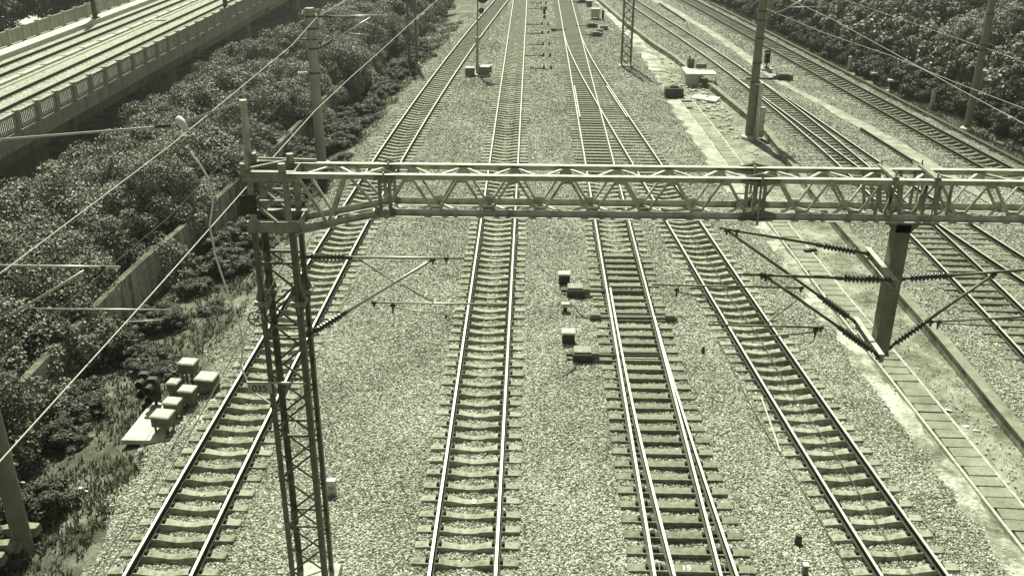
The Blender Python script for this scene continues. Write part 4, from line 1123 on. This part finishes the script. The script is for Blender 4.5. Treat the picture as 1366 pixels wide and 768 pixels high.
point_machine('dark point machine right of the right-hand track behind the tall grey mast', 20.0, 72.2, -.2, reach=None, s=1.6)
rt = root('throw_rod', (18.7, 72.1, -.2), 'dark rod across the right-hand track at the branch points', 'rod'); MB().box((18.6, 72.15, -.17), (2.6, .35, .14)).build('rod', M['boxdark'], rt)
dwarf('black dwarf signal on a white base beyond the tall grey mast', 19.5, 75.5, -.2, s=1.3)
MB().box((19.5, 75.5, -.2), (.8, .7, .3)).build('plinth', M['concrete_white'], bpy.data.objects[[o.name for o in bpy.data.objects if o.name.startswith('dwarf_signal')][-1]])
dwarf('small black dwarf signal on white feet between the straight and turnout tracks', 2.62, 101.3, -.25, s=.9)
# bonding cables beside the straight track
bd = None
for k, y in enumerate((75.2, 80.4, 85.5, 91.3, 96.5, 107.1, 111.2)):
    if bd is None:
        bd = root('bond_cable', (1.6, y, -.25), 'short dark bond cable with two pegs right of the straight track', 'cable', 'bond cables beside the straight track')
        mb = MB(); mb.path([(.85, y-.1, -.17), (1.4, y+.05, -.19), (2.3, y+.1, -.2)], .035); mb.build('cable', M['cabledark'], bd)
        for dx in (2.35, 2.9): MB().lathe((dx, y+.1, -.3), (dx, y+.1, .02), [(0, .09), (.7, .07), (.75, .1), (1, .07)], 8).build('peg', M['boxdark'], bd)
    else: copy_tree(bd, (1.6, y, -.25))
# colour light signal
rt = root('colour_light_signal', (-2.7, 73.2, -.25), 'slim pale signal post with round black head between the curving and straight tracks', 'signal')
mb = MB(); mb.lathe((-2.7, 73.2, -.2), (-2.6, 73.2, 6.2), [(0, .13), (.34, .1), (.36, .07), (1, .06)], 10); mb.build('post', M['pole'], rt)
MB().lathe((-2.66, 73.2, 2.0), (-2.66, 73.2, 2.5), [(0, .16), (1, .16)], 8).build('junction_case', M['galv'], rt)
for dx, z, r_ in ((.38, 5.35, .42), (.28, 4.42, .2)):
    mb = MB(); mb.lathe((-2.62+dx, 73.12, z), (-2.62+dx, 73.06, z), [(0, r_), (1, r_)], 20); mb.lathe((-2.62+dx, 73.3, z), (-2.62+dx, 72.75, z), [(0, r_*.4), (1, r_*.5)], 12); mb.beam((-2.62, 73.2, z), (-2.62+dx, 73.2, z), .05, .05)
    mb.build('signal_head', M['black'], rt)
MB().beam((-3.0, 73.2, 4.2), (-2.2, 73.2, 4.2), .05, .04).beam((-2.45, 73.3, 2.5), (-2.45, 73.3, 4.4), .03, .03).build('ladder_rung', M['galv'], rt)
MB().box((-2.7, 73.1, -.25), (1.7, 1.5, .22)).build('plinth', M['concrete_white'], rt)
cabinet('left pale-lidded box at the foot of the slim signal post', -3.2, 72.5, -.2, .7, .5, .45, .1, 0, 'boxbody', 'boxlid', 'boxes at the slim signal post')
cabinet('right pale-lidded box at the foot of the slim signal post', -2.15, 72.7, -.2, .8, .6, .5, .1, 0, 'boxbody', 'boxlid', 'boxes at the slim signal post')
cabinet('small dark box behind the right box at the slim signal post', -2.0, 74.3, -.25, .7, .4, .3, .1, 0, 'boxbody', 'boxlid', 'boxes at the slim signal post')
# markers on the ballast
rt = root('marker_stone', (-3.6, 20.6, -.35), 'small square marker stone with painted number behind the lattice tower foot', 'marker stone')
st = MB().box((-3.6, 20.6, -.1), (.22, .14, .56)).build('stone', M['concrete'], rt)
MB().box((-3.6, 20.6, .187), (.225, .145, .012)).build('cap', M['whitepaint'], rt)
text('032', .1, (0, -.0715, .33), (math.pi/2, 0, 0), M['blackpaint'], st)
rt = root('peg', (7.99, 18.95, -.3), 'dark stubby peg standing on the ballast left of the right curving track', 'peg'); MB().lathe((7.99, 18.95, -.4), (7.99, 18.95, -.02), [(0, .10), (.8, .085), (1, .05)], 10).build('peg', M['boxdark'], rt)
rt = root('peg', (7.87, 17.85, -.3), 'white-topped grey peg at the bottom edge left of the right curving track', 'peg')
MB().box((7.87, 17.85, -.2), (.12, .12, .4)).build('peg', M['boxbody'], rt); MB().box((7.87, 17.85, .015), (.125, .125, .03)).build('cap', M['whitepaint'], rt)
rt = root('peg', (7.25, 28.7, -.3), 'small dark peg on the ballast right of the near point machine', 'peg'); MB().lathe((7.25, 28.7, -.4), (7.25, 28.7, -.03), [(0, .06), (.9, .05), (1, .03)], 8).build('peg', M['boxdark'], rt)
# things on the walkway
rt = root('stone_block', (11.3, 67, -.45), 'dark rough stone block standing on the pale walkway', 'block')
MB().box((11.28, 67, -.12), (1.3, .8, .66), taper=.95).build('block', M['stoneblock'], rt); MB().box((11.3, 67.1, .26), (.62, .45, .14), taper=.8).build('cap', M['stoneblock'], rt)
rt = root('concrete_chamber', (13.2, 72, -.5), 'white concrete chamber with a flat lid beside the kerb', 'chamber')
MB().box((13.15, 72.2, -.1), (1.0, 2.4, 1.0)).build('chamber', M['concrete_white'], rt); MB().box((13.7, 71.2, .43), (2.2, 1.5, .08)).build('lid', M['concrete_white'], rt)
MB().box((14.0, 72.8, .62), (.7, .6, .3)).box((13.3, 73.3, .75), (.5, .4, .6)).box((13.2, 73.3, 1.1), (.12, .1, .3)).build('machine', M['boxbody'], rt)
mb = MB(); mb.poly([(12.35, 66.4, -.36), (13.9, 65.3, -.36), (14.4, 66.3, -.30), (12.9, 67.3, -.30)], (0, 0, 1), .1); tag(mb.build('tilted_slab', M['concrete_white']), 'white slab lying tilted in the dirt near the stone block', 'slab')
mb = MB(); mb.tube((13.4, 66.2, -.35), (14.3, 68.3, .7), .035, 6); mb.tube((14.25, 68.2, .66), (14.35, 68.4, .75), .06, 6); tag(mb.build('leaning_stick', M['galvdark']), 'dark stick leaning on the kerb above the white slab', 'stick')
rd = random.Random(4); mb = MB()
def lump(mb, x, y, z, r):
    k = len(mb.v); n = 7; vs = []
    for j, (t, s) in enumerate(((-.6, .7), (0, 1), (.55, .6))):
        for i in range(n): a = 6.28*i/n+j; q = r*s*rd.uniform(.7, 1.25); vs.append((x+q*math.cos(a), y+q*math.sin(a)*.9, z+r*t*.7))
    fs = [(j*n+i, j*n+(i+1) % n, (j+1)*n+(i+1) % n, (j+1)*n+i) for j in (0, 1) for i in range(n)]+[tuple(range(n))[::-1], tuple(range(2*n, 3*n))]
    mb.add(vs, fs)
for i in range(260):
    y = rd.gauss(68, 5.5); x = PAV(y)+rd.uniform(.5, 2.6)
    if x < KERB(y)-.1: lump(mb, x, y, -.45, rd.uniform(.05, .22))
tag(mb.build('rubble', M['concrete']), 'broken concrete rubble strewn in the dirt along the kerb', 'rubble', kind='stuff')
mb = MB()
for i in range(1500):
    y = 16+64*rd.random()**1.5; u = rd.random(); x = STRIP(y)+.1+(KERB(y)-STRIP(y)-.2)*(u**2.2 if rd.random() < .6 else rd.uniform(.55, 1))
    lump(mb, x, y, -.45, rd.uniform(.012, .045))
for tr in (t1, t2, t3, t4):
    ox, oy, oz = ORG[tr.name]
    for o in list(bpy.data.objects):
        if o.parent == tr and o.name.startswith('sleeper') and len(o.data.vertices) < 300 and o.location.y+oy < 50:
            for i in range(rd.choice((0, 1, 2, 3, 4, 6))):
                u = rd.uniform(-1.2, 1.2)
                if abs(abs(u)-.75) < .16: continue
                flat = len(o.data.vertices) == 8
                z = -.186 if flat or abs(u) > .5 else -.225 if abs(u) > .25 else -.262
                lump(mb, o.location.x+ox+u, o.location.y+oy+rd.uniform(-.08, .08), z+.008, rd.uniform(.014, .034))
tag(mb.build('loose_stones', M['concrete']), 'stray ballast stones lying on the walkway and dirt', 'stones', kind='stuff')
for x, y, rz, lab in ((11.75, 44.2, -.25, 'dark plank lying on the walkway under the gantry beam'), (13.3, 38.3, .1, 'dark bundle lying across the slab path beside a white scrap')):
    mb = MB(); mb.box((x, y, -.36), (.55, .16, .1), rz); mb.box((x+.1, y+.02, -.3), (.3, .12, .05), rz); tag(mb.build('scrap_board', M['boxdark']), lab, 'board')
def scrap(x, y, z, s, label, group, seed):
    q = random.Random(seed); mb = MB(); P = [(q.uniform(-1, 1)*s, q.uniform(-.7, .7)*s, q.uniform(0, .5)*s) for _ in range(9)]
    import bmesh
    b = bmesh.new()
    for p in P: b.verts.new((x+p[0], y+p[1], z+p[2]))
    bmesh.ops.convex_hull(b, input=b.verts); me = bpy.data.meshes.new('litter'); 
    for v in b.verts: v.co -= Vector((x, y, z))
    b.to_mesh(me); b.free(); me.materials.append(M['litter'])
    return tag(link('litter', me, None, (x, y, z)), label, 'litter', group)
for k, (x, y, s) in enumerate([(-9.3, 22.4, .1), (-9.25, 21.9, .12), (-10.4, 21.1, .13), (-10.25, 21.0, .09), (-10.6, 19.7, .12), (-9.6, 18.9, .1), (-9.43, 18.2, .14), (-9.0, 18.6, .08), (-9.0, 22.2, .07)]):
    scrap(x, y, -.62, s, 'scrap of crumpled white litter on the weedy slope at lower left', 'litter on the slope', k)
for k, (x, y, s) in enumerate([(14.2, 25.6, .13), (14.35, 24.7, .12), (14.6, 24.5, .12)]):
    scrap(x, y, -.49, s, 'scrap of white litter in the dirt between slab path and kerb', 'litter by the kerb', 40+k)
scrap(13.5, 38.4, -.4, .16, 'white scrap beside the dark bundle on the slab path', 'litter by the kerb', 77)
# boxes on white pads at the hedge
for k, (x, y) in enumerate(((26.45, 75.5), (26.6, 74.0), (26.8, 72.4), (27.2, 69.9))):
    lab = ('farthest', 'second farthest', 'second nearest', 'nearest')[k]+' of the four mushroom boxes on white pads beside the hedge'
    rt = root('pad_box', (x, y, -.5), lab, 'equipment box', 'boxes on white pads by the hedge')
    MB().box((x, y, -.45), (1.0, 1.1, .14)).build('pad', M['concrete_white'], rt)
    MB().box((x+.1, y, -.1), (.28, .28, .6)).build('stem', M['boxdark'], rt); MB().box((x+.1, y, .25), (.75, .6, .14)).build('case', M['boxlid'], rt)
for x, y, lab in ((26.1, 76.3, 'pale marker post beside the farthest pad box at the hedge'), (28.0, 64.2, 'short pale post leaning by the hedge, near the right pole')):
    rt = root('pale_post', (x, y, -.5), lab, 'post', 'pale posts by the hedge'); MB().lathe((x, y, -.6), (x, y, .75), [(0, .17), (.95, .16), (1, .12)], 8).build('post', M['concrete'], rt)
for x0, y0, x1, y1, lab in ((15.45, 111.5, 16.65, 99.2, 'loose rail lying in the ballast far up beside the right-hand track'), (21.3, 57.7, 22.0, 50.9, 'loose rail lying beside the sandy strip near the beam')):
    mb = MB(); d = Vector((x1-x0, y1-y0)).normalized(); mb.extrude(RAIL, [(x0, y0, -.02), (x1, y1, -.02)], [(d.y, -d.x)]*2, RM); tag(mb.build('loose_rail', [M['rustdark'], M['dullest']]), lab, 'rail', 'loose rails')
mb = MB(); mb.extrude([(-.12, -.06), (.12, -.06), (.12, .1), (-.12, .1)], [(T6(y)+2.55, y, -.42) for y in np.arange(44, 116, 2.0)], [(1, .1)]*36); tag(mb.build('cable_duct', M['galvdark']), 'long low dark duct between the outermost track and the hedge', 'duct')

# ------------------------------------------------------------------ thin summer air
HAZE = .0005
if HAZE:
    mb = MB(); mb.box((0, 320, 8.5), (1700, 860, 27)); hz = mb.build('haze', nodes('haze air')[0])
    t = hz.data.materials[0].node_tree; t.nodes.clear()
    o = t.nodes.new('ShaderNodeOutputMaterial'); pv = t.nodes.new('ShaderNodeVolumePrincipled')
    pv.inputs['Color'].default_value = (.93, .95, .85, 1); pv.inputs['Density'].default_value = HAZE; pv.inputs['Anisotropy'].default_value = .5
    t.links.new(pv.outputs[0], o.inputs['Volume'])
    hz['kind'] = 'stuff'

# ------------------------------------------------------------------ light, sky, camera
SUN_AZ, SUN_EL = R(-12), R(57)          # azimuth from +Y towards +X
w = bpy.data.worlds.new('World'); sc.world = w; w.use_nodes = True
t = w.node_tree; t.nodes.clear()
sky = t.nodes.new('ShaderNodeTexSky'); sky.sky_type = 'NISHITA'; sky.sun_disc = False
sky.sun_elevation = SUN_EL; sky.sun_rotation = SUN_AZ; sky.air_density = 1.0; sky.dust_density = 2.0
hs = t.nodes.new('ShaderNodeHueSaturation'); hs.inputs['Saturation'].default_value = .12
bg = t.nodes.new('ShaderNodeBackground'); bg.inputs[1].default_value = .04
wo = t.nodes.new('ShaderNodeOutputWorld')
t.links.new(sky.outputs[0], hs.inputs['Color']); t.links.new(hs.outputs[0], bg.inputs[0]); t.links.new(bg.outputs[0], wo.inputs[0])
sl = bpy.data.lights.new('sun', 'SUN'); sl.energy = 5.0; sl.angle = R(.55); sl.color = (1, .97, .88)
so = bpy.data.objects.new('sun', sl); COL.objects.link(so)
dv = Vector((math.sin(SUN_AZ)*math.cos(SUN_EL), math.cos(SUN_AZ)*math.cos(SUN_EL), math.sin(SUN_EL)))
so.rotation_euler = dv.to_track_quat('Z', 'Y').to_euler(); so.location = (0, 60, 60)

cam = bpy.data.cameras.new('camera'); co = bpy.data.objects.new('camera', cam); COL.objects.link(co); sc.camera = co
cam.sensor_width = 36; cam.lens = 1291*36/1366; cam.clip_start = .1; cam.clip_end = 2500
yaw, pitch, roll = -.01945, .4203, .0049
f = Vector((math.sin(yaw)*math.cos(pitch), math.cos(yaw)*math.cos(pitch), -math.sin(pitch)))
r = Vector((math.cos(yaw), -math.sin(yaw), 0)); u = r.cross(f)
r2 = r*math.cos(roll)+u*math.sin(roll); u2 = u*math.cos(roll)-r*math.sin(roll)
co.matrix_world = Matrix(((r2.x, u2.x, -f.x, 1.43), (r2.y, u2.y, -f.y, 0), (r2.z, u2.z, -f.z, 14.85), (0, 0, 0, 1)))
vs = sc.view_settings; vs.view_transform = 'Standard'; vs.look = 'None'; vs.exposure = .74; vs.gamma = 1; vs.use_curve_mapping = False
sc.display_settings.display_device = 'sRGB'
sc.render.engine = 'CYCLES'
sc.cycles.max_bounces = 5; sc.cycles.diffuse_bounces = 3; sc.cycles.glossy_bounces = 2; sc.cycles.transmission_bounces = 3; sc.cycles.use_denoising = True
sc.cycles.use_adaptive_sampling = True; sc.cycles.adaptive_threshold = .02
